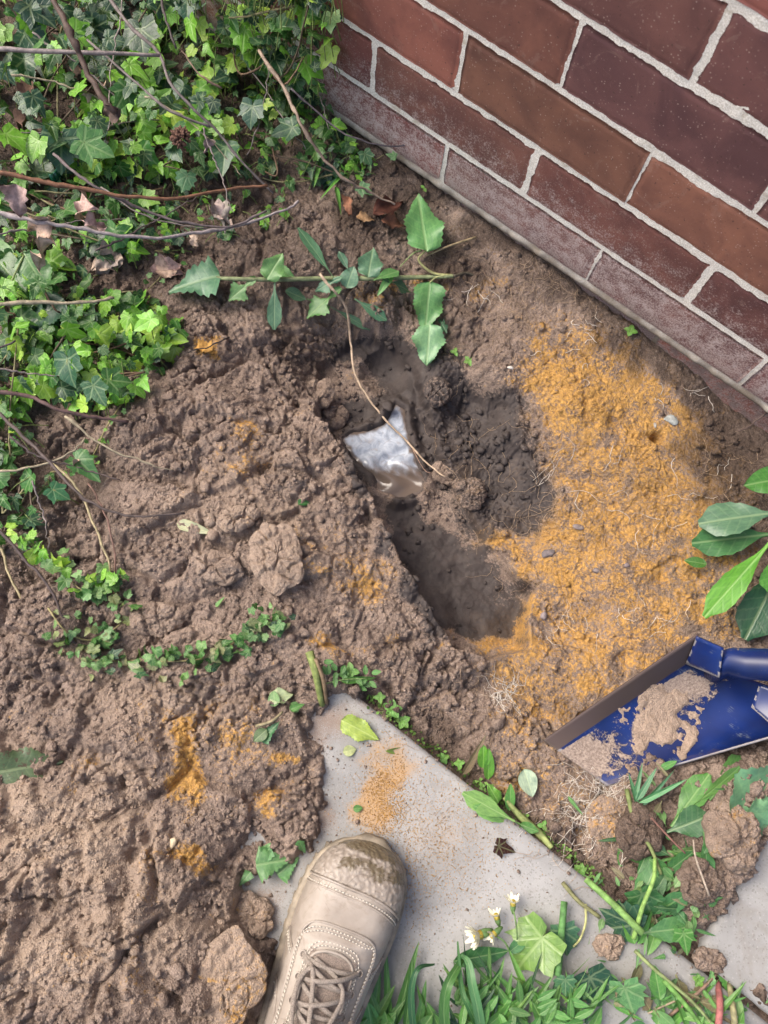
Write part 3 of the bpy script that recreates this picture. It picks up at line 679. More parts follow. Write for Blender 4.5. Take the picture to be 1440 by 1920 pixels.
# ------------------------------------------------------------------ puddle of milky water with the sky's reflection painted in
def water_material():
    t = NT('milky_sky_water'); p = t.pos(); n = t.noise(60, 3, .6, p, 1.0); n2 = t.noise(700, 2, .5, p)
    at = t.new('ShaderNodeAttribute', attribute_name='mask'); sep = t.new('ShaderNodeSeparateColor'); t.t.links.new(at.outputs['Color'], sep.inputs[0])
    bl = t.vor(420, p); gc = t.vor(420, p, out=1); gs = t.new('ShaderNodeSeparateColor'); t.t.links.new(gc, gs.inputs[0])
    sw = t.noise(48, 4, .6, p, 2.5)
    c = t.mix(t.step(n, .3, .7), (.22, .25, .30), (.42, .46, .52))  # slurry grey, lightened to stand in for reflected sky
    c = t.mix(t.math('MULTIPLY', t.step(sw, .52, .66), .55), c, (.27, .25, .24))  # froth swirls that also stand in for ripple reflections
    c = t.mix(sep.outputs[0], c, (.12, .092, .075))
    sp = t.math('MULTIPLY', t.step(gs.outputs[0], .86, .9), t.math('SUBTRACT', 1.0, t.step(bl, .18, .3)))
    c = t.mix(t.math('MULTIPLY', sp, t.math('MULTIPLY', t.step(t.noise(45, 2, .5, p), .5, .6), .8)), c, (.10, .09, .085))
    t.b.inputs['IOR'].default_value = 1.33
    return t.out(c, .07, t.bump(n, .10, .004), .6)
pud = PUD; zp = ZP
pp = spline([G(a, b, zp) for a, b in pud + pud[:1]], 8)[:-1]
cen = np.mean(pp, 0); Vp = []; Fp = []; Cp = []; K = 26; n = len(pp)
cen0 = np.mean(pp, 0); pp = [cen0 + (q - cen0) * (1.16 + .10 * float(fbm(np.array(q[0] * 45), np.array(q[1] * 45), 5, 3))) for q in pp]
for r_ in range(K + 1):
    f = (1 - r_ / K)
    for q in pp:
        v = cen + (q - cen) * f; a, b = PX(v[0], v[1], v[2])
        z = zp + .0035 - .004 * f ** 12 + .0042 * math.sin((a - 700) * .10 + 2.6 * math.sin((b - 850) * .08)) * math.exp(-((b - 885) / 40) ** 2) * (1 - f ** 8)
        Vp.append((v[0], v[1], z)); rim = 1 - sm(.0005, .0060, float(sdist(np.array(v[0]), np.array(v[1]), PUDDLE)) + .006 * float(fbm(np.array(v[0] * 90), np.array(v[1] * 90), 8, 3))); Cp.append((max(sm(866, 892, b + 14 * float(fbm(np.array(v[0] * 120), np.array(v[1] * 120), 6, 3))), rim), 0, 0, 1))
for r_ in range(K):
    for k in range(n): Fp.append((r_ * n + k, r_ * n + (k + 1) % n, (r_ + 1) * n + (k + 1) % n, (r_ + 1) * n + k))
me = mesh('puddle_water', Vp, Fp, water_material())
at = me.color_attributes.new('mask', 'FLOAT_COLOR', 'POINT'); at.data.foreach_set('color', np.array(Cp, np.float32).ravel())
tag(link(bpy.data.objects.new('puddle_water', me)), 'small pool of milky grey water with painted sky sheen in the bottom of the hole', kind='structure')

# ------------------------------------------------------------------ leaves
def uprow(u):  # helper for smooth bending
    return u
def leaf_mesh(name, prof, mat, nu=14, nv=3, fold=.12, droop=.18, wave=.04, seed=0, teeth=0, tooth=.12, twist=0.0):
    """leaf lying along +x (0..1), width 1 at its broadest, prof gives the half width along it"""
    V = []; U = []; F = []; r = random.Random(seed); ph = r.uniform(0, 6)
    for i in range(nu + 1):
        u = i / nu; w = prof(u) * .5
        if teeth: w *= 1 - tooth + tooth * 2 * abs(((u * teeth) % 1) - .5) * 1.0 if 0 < i < nu else 1
        for j in range(-nv, nv + 1):
            v = j / nv; wy = w * v
            z = fold * abs(wy) * (1.2 - u * .6) - droop * u * u + wave * math.sin(u * 9 + ph + v * 2.2) * abs(v) ** 1.5 + wave * .5 * math.sin(u * 17 + ph * 2) * v * v
            a = twist * u; V.append((u, wy * math.cos(a) - z * .0, z + wy * math.sin(a))); U.append((u, v * min(1, prof(u) * 1.0)))
    m = 2 * nv + 1
    for i in range(nu):
        for j in range(2 * nv): F.append((i * m + j, (i + 1) * m + j, (i + 1) * m + j + 1, i * m + j + 1))
    return mesh(name, V, F, mat, True, U)
def ivy_mesh(seed, lobes=(1.0, .74, .50), notch=(.52, .44), fold=.25, mat=None):
    r = random.Random(seed); out = []
    A = [0, 24, 40, 56, 78, 98, 122, 150, 172]
    R = [lobes[0], .66, notch[0], .60, lobes[1], notch[1] + .10, notch[1], lobes[2], .22]
    # sample a closed outline: right side then mirrored with its own irregularities
    def side(sg):
        P = []
        keys = [(0, lobes[0]), (14, .74 * lobes[0]), (30, notch[0] + .06), (36, notch[0]), (46, .80 * lobes[1] + .02), (54, lobes[1]), (66, .74 * lobes[1]), (84, notch[1] + .03), (92, notch[1]), (108, .92 * lobes[2]), (122, lobes[2]), (140, .72 * lobes[2]), (165, .26), (178, .10)]
        for a, q in keys:
            q *= 1 + r.uniform(-.07, .07); a = math.radians(a + r.uniform(-3, 3) if a else 0); P.append((q * math.cos(a), sg * q * math.sin(a)))
        return P
    a = side(1); b = side(-1)[1:][::-1]; ring = a + b; n = len(ring)
    V = [(0, 0, 0)]; U = [(0, 0)]; F = []
    ph = r.uniform(0, 6)
    def zf(x, y): return fold * abs(y) * .8 - .16 * x * abs(x) - .22 * y * y + .03 * math.sin(x * 7 + ph) + .03 * math.sin(y * 8 + ph)
    for k, f in enumerate((.36, .70, 1.0)):
        for (x, y) in ring: V.append((x * f, y * f, zf(x * f, y * f))); U.append((x * f, y * f))
    for k in range(n):
        F.append((0, 1 + k, 1 + (k + 1) % n))
        for q in range(2): F.append((1 + q * n + k, 1 + (q + 1) * n + k, 1 + (q + 1) * n + (k + 1) % n, 1 + q * n + (k + 1) % n))
    return mesh('ivy_leaf', V, F, mat or M_IVY, True, U)
IVY = [ivy_mesh(11, (1.0, .60, .38), (.50, .42), .9), ivy_mesh(12, (.9, .75, .6), (.70, .60), -.35), ivy_mesh(1), ivy_mesh(2, (1.0, .62, .42), (.46, .38)), ivy_mesh(3, (1.0, .80, .55), (.62, .55)), ivy_mesh(4, (1.05, .55, .40), (.50, .42), .4), ivy_mesh(5, (.95, .70, .50), (.66, .58), .15)]
ell = lambda u: max(0.02, math.sin(math.pi * min(1, max(0, u)) ** .8) ** .75)
ovate = lambda u: max(.03, math.sin(math.pi * u ** .62) ** .8) if u < 1 else .02
blade = lambda u: max(.02, (min(1, u * 6) ** .6) * (1 - u ** 2.2) ** .8) if u < 1 else .01
spoon = lambda u: .12 + .88 * sm(.1, .6, u) * (1 - sm(.78, 1.02, u) * .93)
def thl(u):  # sow thistle: winged stalk then a big arrow-shaped end
    return max(.03, .16 + .30 * abs(math.sin(u * 9)) * (u < .5) + 1.0 * sm(.45, .56, u) * (1 - sm(.56, 1.0, u)) * 1.15)
LM = dict(broad=[leaf_mesh('leaf', lambda u: ovate(u) * (1 + .10 * math.sin(u * 14 + k)), M_LEAF, 24, 5, .14, .10, .075, k, 12, .10) for k in range(3)],
          ell=[leaf_mesh('leaf', ell, M_LEAF, 12, 3, .16, .14, .03, k + 5) for k in range(3)],
          blade=[leaf_mesh('leaf', blade, M_LEAF, 14, 2, .35, .30, .01, k + 9, 0, 0, .5 * (k - 1)) for k in range(3)],
          spoon=[leaf_mesh('leaf', spoon, M_LEAF, 18, 4, .10, .12, .03, k + 20, 11, .10) for k in range(3)],
          thistle=[leaf_mesh('leaf', thl, M_LEAF, 28, 4, .10, .20, .05, k + 30, 9, .28) for k in range(4)],
          arrow=[leaf_mesh('leaf', lambda u: max(.03, 1.1 * sm(-.05, .12, u) * (1 - u) ** .85), M_LEAF, 22, 4, .12, .16, .05, k + 50, 7, .30) for k in range(3)],
          dry=[leaf_mesh('dead_leaf', ovate, M_DRY, 10, 4, .6, .5, .22, k + 60, 6, .35) for k in range(5)])
def place(me, parent, base, tip, wid, roll=0.0, col=(.1, .2, .05), dirt=.2, name='leaf', off=(0, 0, 0), upv=(0, 0, 1)):
    b = Vector(base); t = Vector(tip); x = t - b; L = x.length or 1e-4; x.normalize()
    y = Vector(upv).cross(x)
    if y.length < 1e-3: y = Vector((0, 1, 0))
    y.normalize(); z = x.cross(y)
    q = Matrix.Rotation(roll, 3, x); y = q @ y; z = q @ z
    o = bpy.data.objects.new(name, me); link(o, parent)
    p = b - (parent.location if parent is not None else Vector((0, 0, 0)))
    zs = max(min(L, wid * 1.2), .2 * L) if wid < L else L
    o.matrix_local = Matrix([[x.x * L, y.x * wid, z.x * zs, p.x], [x.y * L, y.y * wid, z.y * zs, p.y], [x.z * L, y.z * wid, z.z * zs, p.z], [0, 0, 0, 1]])
    o.color = (*col, dirt); return o
def jit(c, a=.2):
    k = 1 + random.uniform(-a, a); return tuple(max(.004, q * k * (1 + random.uniform(-.08, .08))) for q in c)
def stemobj(parent, pts, rad, col, name='stem', n=6, knots=0.0):
    P = spline(pts, 5); R0 = rad if hasattr(rad, '__len__') else [rad, rad * .6]
    rr = np.interp(np.linspace(0, 1, len(P)), np.linspace(0, 1, len(R0)), R0)
    if knots: rr = rr * (1 + knots * rng.random(len(P)) * (rng.random(len(P)) < .4)); P = [p + rng.normal(size=3) * knots * .0012 for p in P]
    o = MB().tube(P, list(rr), n).build(name, M_STEM, parent); o.color = (*col, .2); return o
DK = (.022, .070, .030); DK2 = (.030, .085, .042); MD = (.050, .15, .030); BR = (.19, .42, .045); YG = (.36, .55, .07); PALE = (.14, .27, .085)
def ivy_at(parent, px, py, z_above, size_px, ang, col, tilt=.35, mi=None, dirt=.15):
    """one leaf whose middle is seen at the pixel; ang = image direction its tip points to (degrees, 0 right, 90 down)"""
    c = GP(px, py, z_above)
    if c[1] > -.012: c = WL(px, py, -random.uniform(.010, .045))
    k = (CP[2] - c[2]) / .9593 / FPX; L = size_px * k
    a = math.radians(ang); d = np.array([e1[0] * math.cos(a) + e2[0] * math.sin(a), e1[1] * math.cos(a) + e2[1] * math.sin(a), random.gauss(-.25, tilt)])
    d /= np.linalg.norm(d); b = c - d * L * .30
    up = Vector((random.gauss(-.15, tilt), random.gauss(-.15, tilt), 1)).normalized()
    o = place(IVY[random.randrange(7) if mi is None else mi + 2], parent, b, b + d * L * .64, L * .64, random.gauss(0, .25), jit(col, .22), dirt, 'leaf', upv=up)
    return b
def ivy_patch(label, poly, n, zr, sizes, cols, group='ivy growing over the bed', stems=6, tilt=.4, accept=None, dirt=.12, seed=1):
    random.seed(seed); xs = [p[0] for p in poly]; ys = [p[1] for p in poly]; cx, cy = np.mean(xs), np.mean(ys)
    r = thing('ivy_plant', label, 'ivy', GP(cx, cy), group); bases = []
    while len(bases) < n:
        px, py = random.uniform(min(xs), max(xs)), random.uniform(min(ys), max(ys))
        if not bool(inpoly(np.array(px), np.array(py), poly)): continue
        if accept is not None and not accept(px, py): continue
        t = random.random(); z = zr[0] + (zr[1] - zr[0]) * t
        e = float(sdist(np.array(px), np.array(py), poly)); z *= min(1, .35 + e / 90)
        sz = random.choice(sizes) * random.choice([.75, .9, 1.1, 1.3, 1.65])
        # young leaves sit on top and are brighter
        nb = float(fbm(np.array(px / 75.), np.array(py / 75.), 400, 2)); ws = [1.0 + (4.5 * max(0, nb + .12) + 1.3 * t if c_[1] > .14 else 3.5 * max(0, -nb)) for c_ in cols]; cl = random.choices(cols, ws)[0]
        bases.append(ivy_at(r, px, py, z, sz, random.gauss(80, 70), cl, tilt, None, dirt if random.random() < .3 else .0))
    mb = MB()
    for b in bases:      # petioles reaching down into the mat
        g = hz(b[0], b[1]); q = b + np.array([random.gauss(0, .012), random.gauss(0, .012), -min(.035, max(.004, b[2] - float(g)))])
        mb.tube([b, (b + q) / 2 + np.array([0, 0, .004]), q], [.0005, .0006, .0007], 4, False)
    o = mb.build('leaf_stalks', M_STEM, r); o.color = (.20, .26, .08, 0); o['kind'] = 'stuff'
    for s in range(stems):
        a = random.choice(bases); b = random.choice(bases); L_ = np.linalg.norm(a - b)
        if L_ > .28: b = a + (b - a) * .28 / L_
        m = (a + b) / 2 + np.array([random.gauss(0, .02), random.gauss(0, .02), -.004])
        stemobj(r, [a - [0, 0, .004], m, b - [0, 0, .006]], [.0014, .0010], random.choice([(.16, .10, .06), (.12, .09, .06), (.22, .20, .10)]), knots=.3)
    return r
GI = 'ivy growing over the bed'
ivy_patch('deep green ivy filling the corner beyond the bare twigs, large dark leaves', [(-60,-60),(350,-60),(330,100),(300,200),(190,280),(120,330),(-60,340)], 290, (.0, .10), [44, 56, 70, 40, 30], [DK, DK2, DK, MD, BR, DK2, BR], seed=3)
ivy_patch('ivy with glossy bright shoots among dark leaves in the middle of the twigs', [(200,150),(420,120),(480,230),(450,330),(330,345),(170,330),(60,300)], 240, (.0, .08), [26, 32, 50, 38], [DK, MD, BR, DK2, BR, YG], seed=4)
ivy_patch('ivy climbing beside the brick wall at the top', [(340,-60),(640,-60),(625,60),(600,150),(560,200),(480,230),(420,150),(340,120)], 290, (.0, .09), [30, 46, 52, 24], [DK2, DK, MD, BR, DK, MD, YG], seed=5)
ivy_patch('thin ivy fringe creeping towards the wall foot', [(470,200),(600,160),(640,230),(690,330),(640,345),(560,350),(470,340)], 120, (.0, .04), [30, 22, 44, 20], [DK2, MD, BR, MD], seed=6)
ivy_patch('sparse small ivy under the low bare branches', [(-60,330),(160,320),(330,350),(560,350),(570,400),(420,450),(300,440),(120,470),(-60,470)], 190, (.0, .03), [20, 26, 32, 16], [MD, BR, DK2, DK], seed=7)
ivy_patch('bright lime green ivy mound on the edge of the dug soil', [(90,590),(190,545),(300,560),(335,620),(325,690),(260,745),(160,770),(60,740),(40,650)], 290, (.0, .055), [24, 32, 40, 28, 46], [MD, BR, BR, YG, MD, DK2], seed=8)
ivy_patch('mixed green ivy at the photo edge beside the lime green mound', [(-60,470),(110,480),(180,540),(90,600),(50,700),(70,790),(30,860),(-60,900)], 240, (.0, .06), [24, 34, 50, 20], [DK2, MD, BR, DK, MD, YG], seed=9)
ivy_patch('few dark ivy leaves behind the pale crossing stems', [(-40,850),(60,830),(120,900),(90,990),(-40,1010)], 32, (.0, .03), [26, 34, 40], [DK2, MD, MD], seed=10)
ivy_patch('loose mid green ivy between the two lower branches at the left', [(-60,330),(150,340),(330,400),(340,470),(250,490),(120,480),(-60,480)], 110, (.01, .05), [30, 38, 46, 26], [MD, BR, DK2, DK, MD], seed=15)
def ivy_run(label, pts, per, size, cols, z, spread, seed, stemcol=(.30, .26, .12), rad=.0011):
    random.seed(seed); r = thing('ivy_runner', label, 'ivy', GP(*pts[0]), 'trailing ivy runners'); P = spline([GP(a, b, z) for a, b in pts], 6)
    o = MB().tube(P, list(np.linspace(rad, rad * .6, len(P))), 6).build('stem', M_STEM, r); o.color = (*stemcol, .2)
    Q = spline([(a, b, 0) for a, b in pts], 6)
    for q in Q:
        for _ in range(per):
            if random.random() < .8: ivy_at(r, q[0] + random.gauss(0, spread), q[1] + random.gauss(0, spread), z + random.uniform(.0, .012), size * random.uniform(.6, 1.35), random.uniform(0, 360), random.choice(cols), .5, None, .4)
    return r
ivy_run('bright leafed ivy runner hanging down the soil left of the mound', [(30,1000),(60,1020),(95,1050),(120,1075),(160,1110),(190,1090),(225,1080)], 2, 34, [BR, YG, PALE, MD], .012, 13, 21)
ivy_run('pale dusty ivy tangle at the left end of the arc', [(90,1140),(120,1180),(160,1200),(200,1190),(240,1150),(215,1120)], 2, 24, [PALE, MD, (.22,.26,.10)], .008, 15, 22)
ivy_run('curved ivy runner lying like an arc across the soil', [(150,1235),(200,1240),(260,1238),(310,1240),(360,1238),(400,1228),(440,1205),(470,1190),(500,1165),(530,1160)], 3, 25, [PALE, DK2, MD, PALE, MD, (.25,.27,.13)], .005, 14, 23)
ivy_run('single file of tiny leaves on a thin runner below the twig crossing', [(230,755),(200,800),(170,860),(130,880),(95,885)], 1, 16, [MD, PALE, BR], .01, 9, 24)
ivy_run('small yellowish runner along the wall foot', [(600,255),(640,270),(670,300),(700,300),(720,290)], 1, 26, [PALE, MD, BR], .008, 8, 25)
ivy_run('tiny dusty runner curling over soil near the grey green thistle leaf', [(290,470),(330,480),(300,520),(270,560),(310,600)], 1, 16, [MD, PALE, YG], .006, 9, 26)
# hero leaves one can point at
random.seed(77)
def hero(label, px, py, size, ang, col, z, mi=0, dirt=.1, tilt=.12):
    r = thing('ivy_leaf_shoot', label, 'ivy leaf', GP(px, py), 'large single ivy leaves'); b = ivy_at(r, px, py, z, size, ang, col, tilt, mi, dirt)
    q = b + np.array([random.gauss(0, .01), random.gauss(0, .01), -.03]); o = MB().tube([b, (b + q) / 2 + [0, 0, .006], q], [.0008, .001, .001], 5).build('stalk', M_STEM, r); o.color = (.22, .25, .09, 0)
hero('large pale green ivy leaf with a long pointed tip among small bright ones', 185, 280, 108, 20, (.13, .30, .085), .09, 0)
hero('dark blue green pale-veined ivy leaf at the centre of the ivy', 470, 220, 76, 100, (.055, .13, .075), .08, 2)
hero('dusty green star shaped ivy leaf near the wall', 528, 245, 82, 160, (.06, .15, .07), .05, 0, .3)
hero('long drooping ivy leaf with white veins over the soil edge', 420, 300, 105, 95, (.06, .15, .075), .06, 3, .3)
hero('upper of two dark veined ivy leaves in the lime green mound', 130, 700, 92, 80, (.035, .10, .055), .065, 2)
hero('lower of two dark veined ivy leaves in the lime green mound', 185, 742, 76, 60, (.05, .13, .060), .06, 0)
hero('yellow green ivy leaf at the top', 360, 60, 76, 80, (.17, .42, .03), .12, 0)
hero('blotched pale ivy leaf against the brick wall', 620, 45, 62, 95, (.20, .34, .12), .10, 2)
hero('small lime ivy leaf at the very left edge', -2, 65, 60, 60, (.2, .44, .05), .12, 0)
hero('glossy mid green ivy leaf above the dark twig', 95, 115, 70, 110, (.05, .16, .03), .08, 0)
hero('matt grey green ivy leaf above the large pale one', 60, 205, 64, 60, (.05, .13, .06), .08, 4)
hero('broad dark ivy leaf at the top edge of the ivy', 80, 30, 110, 30, (.030, .085, .045), .08, 0)
hero('second broad dark ivy leaf at the top edge', 350, 20, 80, 90, (.035, .10, .06), .09, 2)
hero('pale dusty ivy leaf above the soil with a folded side', 345, 345, 60, 110, (.11, .22, .10), .03, 4, .2)
hero('limp green ivy leaf with torn edge below the mound', 165, 880, 92, 40, (.085, .22, .065), .03, 3, .2)
hero('small star ivy leaf low at the left beside pale stems', 115, 928, 58, 30, (.055, .17, .06), .03, 0)
hero('tilted ivy leaf beside the bare soil under the wall', 690, 300, 48, 60, (.09, .22, .08), .02, 0, .3)
hero('little ivy leaf on the bare earth near the wall foot', 688, 358, 46, 30, (.10, .24, .09), .01, 0, .3)

# broad smooth leaves at the left
w = thing('broadleaf_weed', 'soft broad-leaved weed with a pale stalk at the left edge', 'weed', GP(30, 520))
place(LM['broad'][0], w, GP(45, 475, .05), GP(95, 560, .03), .045, .2, (.10, .22, .07), .1)
place(LM['ell'][0], w, GP(-20, 470, .03), GP(45, 545, .03), .040, 0, (.06, .15, .04), .1)
place(LM['ell'][1], w, GP(-30, 455, .02), GP(30, 490, .02), .030, 0, (.10, .25, .05), .1)
stemobj(w, [GP(0, 565, .02), GP(20, 530, .04), GP(45, 478, .05)], [.0015, .0012], (.25, .32, .12))
w = thing('dark_broad_leaf', 'dark veined broad leaf lying beside the ivy mound', 'leaf', GP(75, 590))
place(LM['broad'][1], w, GP(120, 560, .035), GP(50, 610, .02), .052, .1, (.035, .085, .05), .2)

# ------------------------------------------------------------------ bare twigs over the ivy
GT = 'bare woody twigs arching over the ivy'
def twig(label, pts, rad, col, knots=.35, leaves=(), name='bare_twig', grp=GT):
    W = [G(a, b, z) for a, b, z in pts]; r = thing(name, label, 'twig', W[0], grp); stemobj(r, W, [q_ * .82 for q_ in rad], col, knots=knots, n=7)
    for (px, py, z, sz, c) in leaves:
        b = G(px, py, z); k = (CP[2] - z) / .9593 / FPX; a = random.uniform(0, 6.28)
        place(random.choice(LM['dry']), r, b, b + np.array([math.cos(a), math.sin(a), -.5]) * sz * k * 1.1, sz * k * 1.2, random.uniform(-1, 1), jit(c, .2), .3, 'dead_leaf')
    return r
GY = (.20, .17, .16); DKT = (.075, .060, .060); RB = (.22, .11, .065); TAN = (.34, .29, .20); DLC = (.50, .37, .30)
twig('straight grey twig entering at the left edge near the top', [(-20,92,.20),(150,98,.20),(300,103,.19)], [.0032, .0024], (.26, .22, .21))
twig('thick blurred brown twig coming down from the top left', [(90,-20,.25),(130,60,.24),(155,115,.22),(190,180,.21),(215,210,.20)], [.0035, .0042], (.11, .075, .06), .8, [(222,205,.2,40,(.12,.08,.06))])
twig('long dark twig running diagonally down through the ivy centre', [(195,-15,.14),(250,55,.14),(300,103,.13),(325,165,.12),(400,240,.09),(460,310,.06),(512,362,.03)], [.0026, .0016], GY, .4)
twig('twig crossing behind the long dark one to its lower side', [(165,75,.13),(250,150,.12),(320,208,.11),(395,238,.09)], [.0016, .0020], GY)
twig('short speckled twig above the ivy centre', [(340,95,.09),(375,140,.09),(415,165,.08)], [.0010, .0018], (.22,.15,.11), .6)
twig('pale speckled twig curving down beside the wall', [(485,95,.12),(540,180,.11),(565,235,.10),(600,290,.07),(640,330,.05),(690,360,.02),(740,382,.005)], [.0026, .0014], (.33, .25, .19), .8)
twig('dark hooked twig crossing the lowest brick course', [(545,165,.08),(600,215,.06),(650,252,.05),(720,273,.04),(790,268,.04),(847,264,.05)], [.0016, .0010], (.12, .10, .11), .3)
twig('orange brown twig from the left edge turning grey', [(-20,318,.14),(60,336,.13),(120,348,.12),(240,368,.10),(330,372,.08),(430,355,.06),(500,347,.05)], [.0032, .0020], RB, .4, [(30,345,.15,50,DLC)])
twig('long pale grey twig low over the soil from the left edge', [(-20,398,.10),(70,414,.10),(160,430,.09),(270,446,.07),(380,436,.05),(460,420,.03),(530,395,.03),(560,378,.03)], [.0030, .0018], (.31, .27, .27), .6, [(100,455,.09,58,DLC),(90,410,.1,50,DLC),(372,437,.05,26,DLC)])
twig('dark twig joining the pale grey one at a fork', [(100,288,.10),(150,330,.10),(200,362,.09),(280,398,.06),(350,418,.05),(430,425,.04),(500,395,.04)], [.0022, .0018], (.15, .12, .12), .4, [(175,385,.08,56,DLC),(160,425,.08,44,DLC)])
twig('thin twig under the fork curving right', [(190,350,.05),(260,400,.05),(330,420,.04),(400,432,.04)], [.0012, .0010], GY, .4)
twig('pale stem crossing the dark broad leaf', [(-20,570,.07),(80,568,.06),(165,566,.05),(215,558,.04)], [.0024, .0020], TAN, .5)
twig('blurred brown twig across the lower ivy mound', [(-20,733,.16),(50,742,.15),(110,768,.14),(180,783,.12),(240,790,.10)], [.0026, .0020], (.16,.10,.09), .3)
twig('dark curved twig sweeping across the mound to the left', [(-10,768,.08),(55,828,.07),(105,880,.06),(160,935,.05),(235,965,.035),(345,962,.02)], [.0026, .0014], (.13,.10,.09), .5)
twig('pale knobbly twig end lying on the soil', [(120,780,.05),(195,835,.04),(255,862,.03),(325,882,.015)], [.0018, .0008], TAN, .8)
twig('forked pale stem standing in the soil', [(100,870,.04),(145,915,.04),(180,990,.03),(205,1060,.02),(213,1095,.0)], [.0020, .0014], (.42,.35,.20), .5)
twig('reddish thin stem beside the forked pale stem', [(165,905,.03),(195,960,.03),(215,1040,.02),(212,1140,.0)], [.0013, .0012], (.22,.13,.10), .4)
twig('pale stem fork running to the left edge', [(-10,885,.03),(60,875,.03),(130,850,.03),(160,820,.03)], [.0020, .0010], TAN, .6)
twig('dark stem dropping from the left edge to the arc', [(-10,985,.05),(45,1045,.04),(95,1105,.03),(125,1175,.02),(165,1240,.0)], [.0022, .0013], (.10,.075,.07), .5)
twig('pale bowed stem at the left edge', [(-5,1010,.02),(25,1095,.02),(60,1150,.01),(88,1192,.0)], [.0019, .0013], (.36,.30,.17), .5)
twig('blurred dark twig at the left above the ivy mound', [(-20,660,.12),(30,640,.12)], [.0015, .001], DKT)
twig('dark blurry twig stub among the ivy leaves at the top', [(300,-10,.11),(312,40,.11),(330,90,.10)], [.0020, .0016], DKT, .5)
random.seed(909); rng = np.random.default_rng(909)
for k, (xa, ya, ang, ln) in enumerate([(20,140,20,260),(230,-10,75,300),(420,-10,70,330),(60,60,40,280),(520,60,100,240),(10,250,8,330),(270,180,25,240),(-10,440,5,260),(180,470,-10,220),(560,-10,80,260),(-10,690,10,200),(60,900,60,170),(20,820,35,220),(380,240,60,170)]):
    P_ = []; a_ = math.radians(ang); x_, y_, z_ = xa, ya, random.uniform(.05, .12) * (1 if ya < 400 else .5)
    for i in range(6): P_.append((x_, y_, z_)); a_ += random.gauss(0, .16); x_ += math.cos(a_) * ln / 5; y_ += math.sin(a_) * ln / 5; z_ = max(.01, z_ - .010)
    wh = ['running flat from the left edge in the upper ivy', 'dropping steeply from the top edge in the ivy', 'falling from the top edge nearer the wall', 'slanting under the straight grey twig', 'beside the pale speckled one near the wall', 'just above the orange brown twig', 'under the long dark diagonal twig', 'below the long pale grey twig', 'short of the thistle tip on the soil', 'dropping right beside the wall corner', 'above the lime green mound edge', 'steep among the crossing pale stems', 'slanting below the lime green mound', 'short in the ivy near the seed head'][k]
    twig('thin brittle twig ' + wh, P_, [random.uniform(.0009, .0017), .0006], random.choice([GY, (.30,.25,.23), (.13,.10,.095), TAN]), .7, [(P_[3][0], P_[3][1], P_[3][2], random.uniform(20, 36), DLC)] if k % 3 == 0 else ())
twig('short black twig on the soil by the mound', [(345,660,.02),(385,652,.02),(430,632,.02)], [.0006, .0012], (.03,.022,.02), .6)
twig('thin dark twig lying over the brick foot at the corner', [(1385,810,-.02),(1410,795,-.02),(1450,765,-.01)], [.0012, .0012], (.16,.11,.09), .6)
for px, py, s, c, lab in [(200,490,62,DLC,'crumpled pinkish dead leaf on soil above the thistle'),(316,503,54,DLC,'crumpled dead leaf against the large thistle leaf'),(58,182,50,(.22,.12,.08),'brown withered leaf among the upper ivy'),
                          (148,135,44,(.18,.12,.09),'dark withered leaf behind the straight grey twig'),(440,97,42,(.30,.22,.18),'curled dry leaf hanging near the wall side of the ivy'),(415,402,50,(.50,.42,.34),'bleached dead leaf in a green fold at the soil edge'),
                          (35,245,60,(.13,.08,.06),'dark brown dead leaf left of the large pale ivy leaf'),(383,652,34,(.42,.22,.06),'orange dead leaf on the soil by the black twig')]:
    b = GP(px, py, .045 if py < 480 and px < 480 else .012); o = thing('dead_leaf', lab, 'dead leaf', b, 'withered leaves'); k = .0006
    for q in range(2):
        a = random.uniform(0, 6.28); place(random.choice(LM['dry']), o, b - np.array([math.cos(a), math.sin(a), 0]) * s * k * .55, b + np.array([math.cos(a), math.sin(a), .2]) * s * k * .55, s * k * 1.0, random.uniform(-.8, .8), jit(c, .15), .25, 'leaf_blade')
# dry seed head
g = G(340, 260, .09); sh = thing('dry_seed_head', 'round brown seed head in the ivy centre', 'seed head', g); mb = MB()
for _ in range(60):
    a, b = random.uniform(0, 6.28), random.uniform(-.3, 1.4); d = np.array([math.cos(a) * math.cos(b), math.sin(a) * math.cos(b), math.sin(b)]); p = g + d * .011
    mb.tube([g + d * .005, p, p + d * .003 + rng.normal(size=3) * .001], [.001, .0024, .0008], 5)
o = mb.build('seeds', M_DRY, sh); o.color = (.16, .085, .06, .2)
for a in (30, 150, 260): ivy_at(sh, 340 + 28 * math.cos(math.radians(a)), 258 + 28 * math.sin(math.radians(a)), .07, 46, a, (.045, .12, .05), .2, 4)
# green plastic bit
g = GP(95, 325, .02); o = MB(); 
for k in range(4):
    a = k * .5 - .7; o.add([g + np.array([math.cos(a) * .014, math.sin(a) * .014, -.012]), g + np.array([math.cos(a + .45) * .014, math.sin(a + .45) * .014, -.012]), g + np.array([math.cos(a + .45) * .014, math.sin(a + .45) * .014, .012]), g + np.array([math.cos(a) * .013, math.sin(a) * .013, .012])], [(0, 1, 2, 3)])
m_g = simple('green_plastic', (.004, .09, .045), .12, .2, 60, .05, .6)
o = o.build('plastic_bit', m_g); sm_ = o.modifiers.new('thick', 'SOLIDIFY'); sm_.thickness = .002; tag(o, 'emerald green bit of plastic under the left ivy', 'plastic bit')

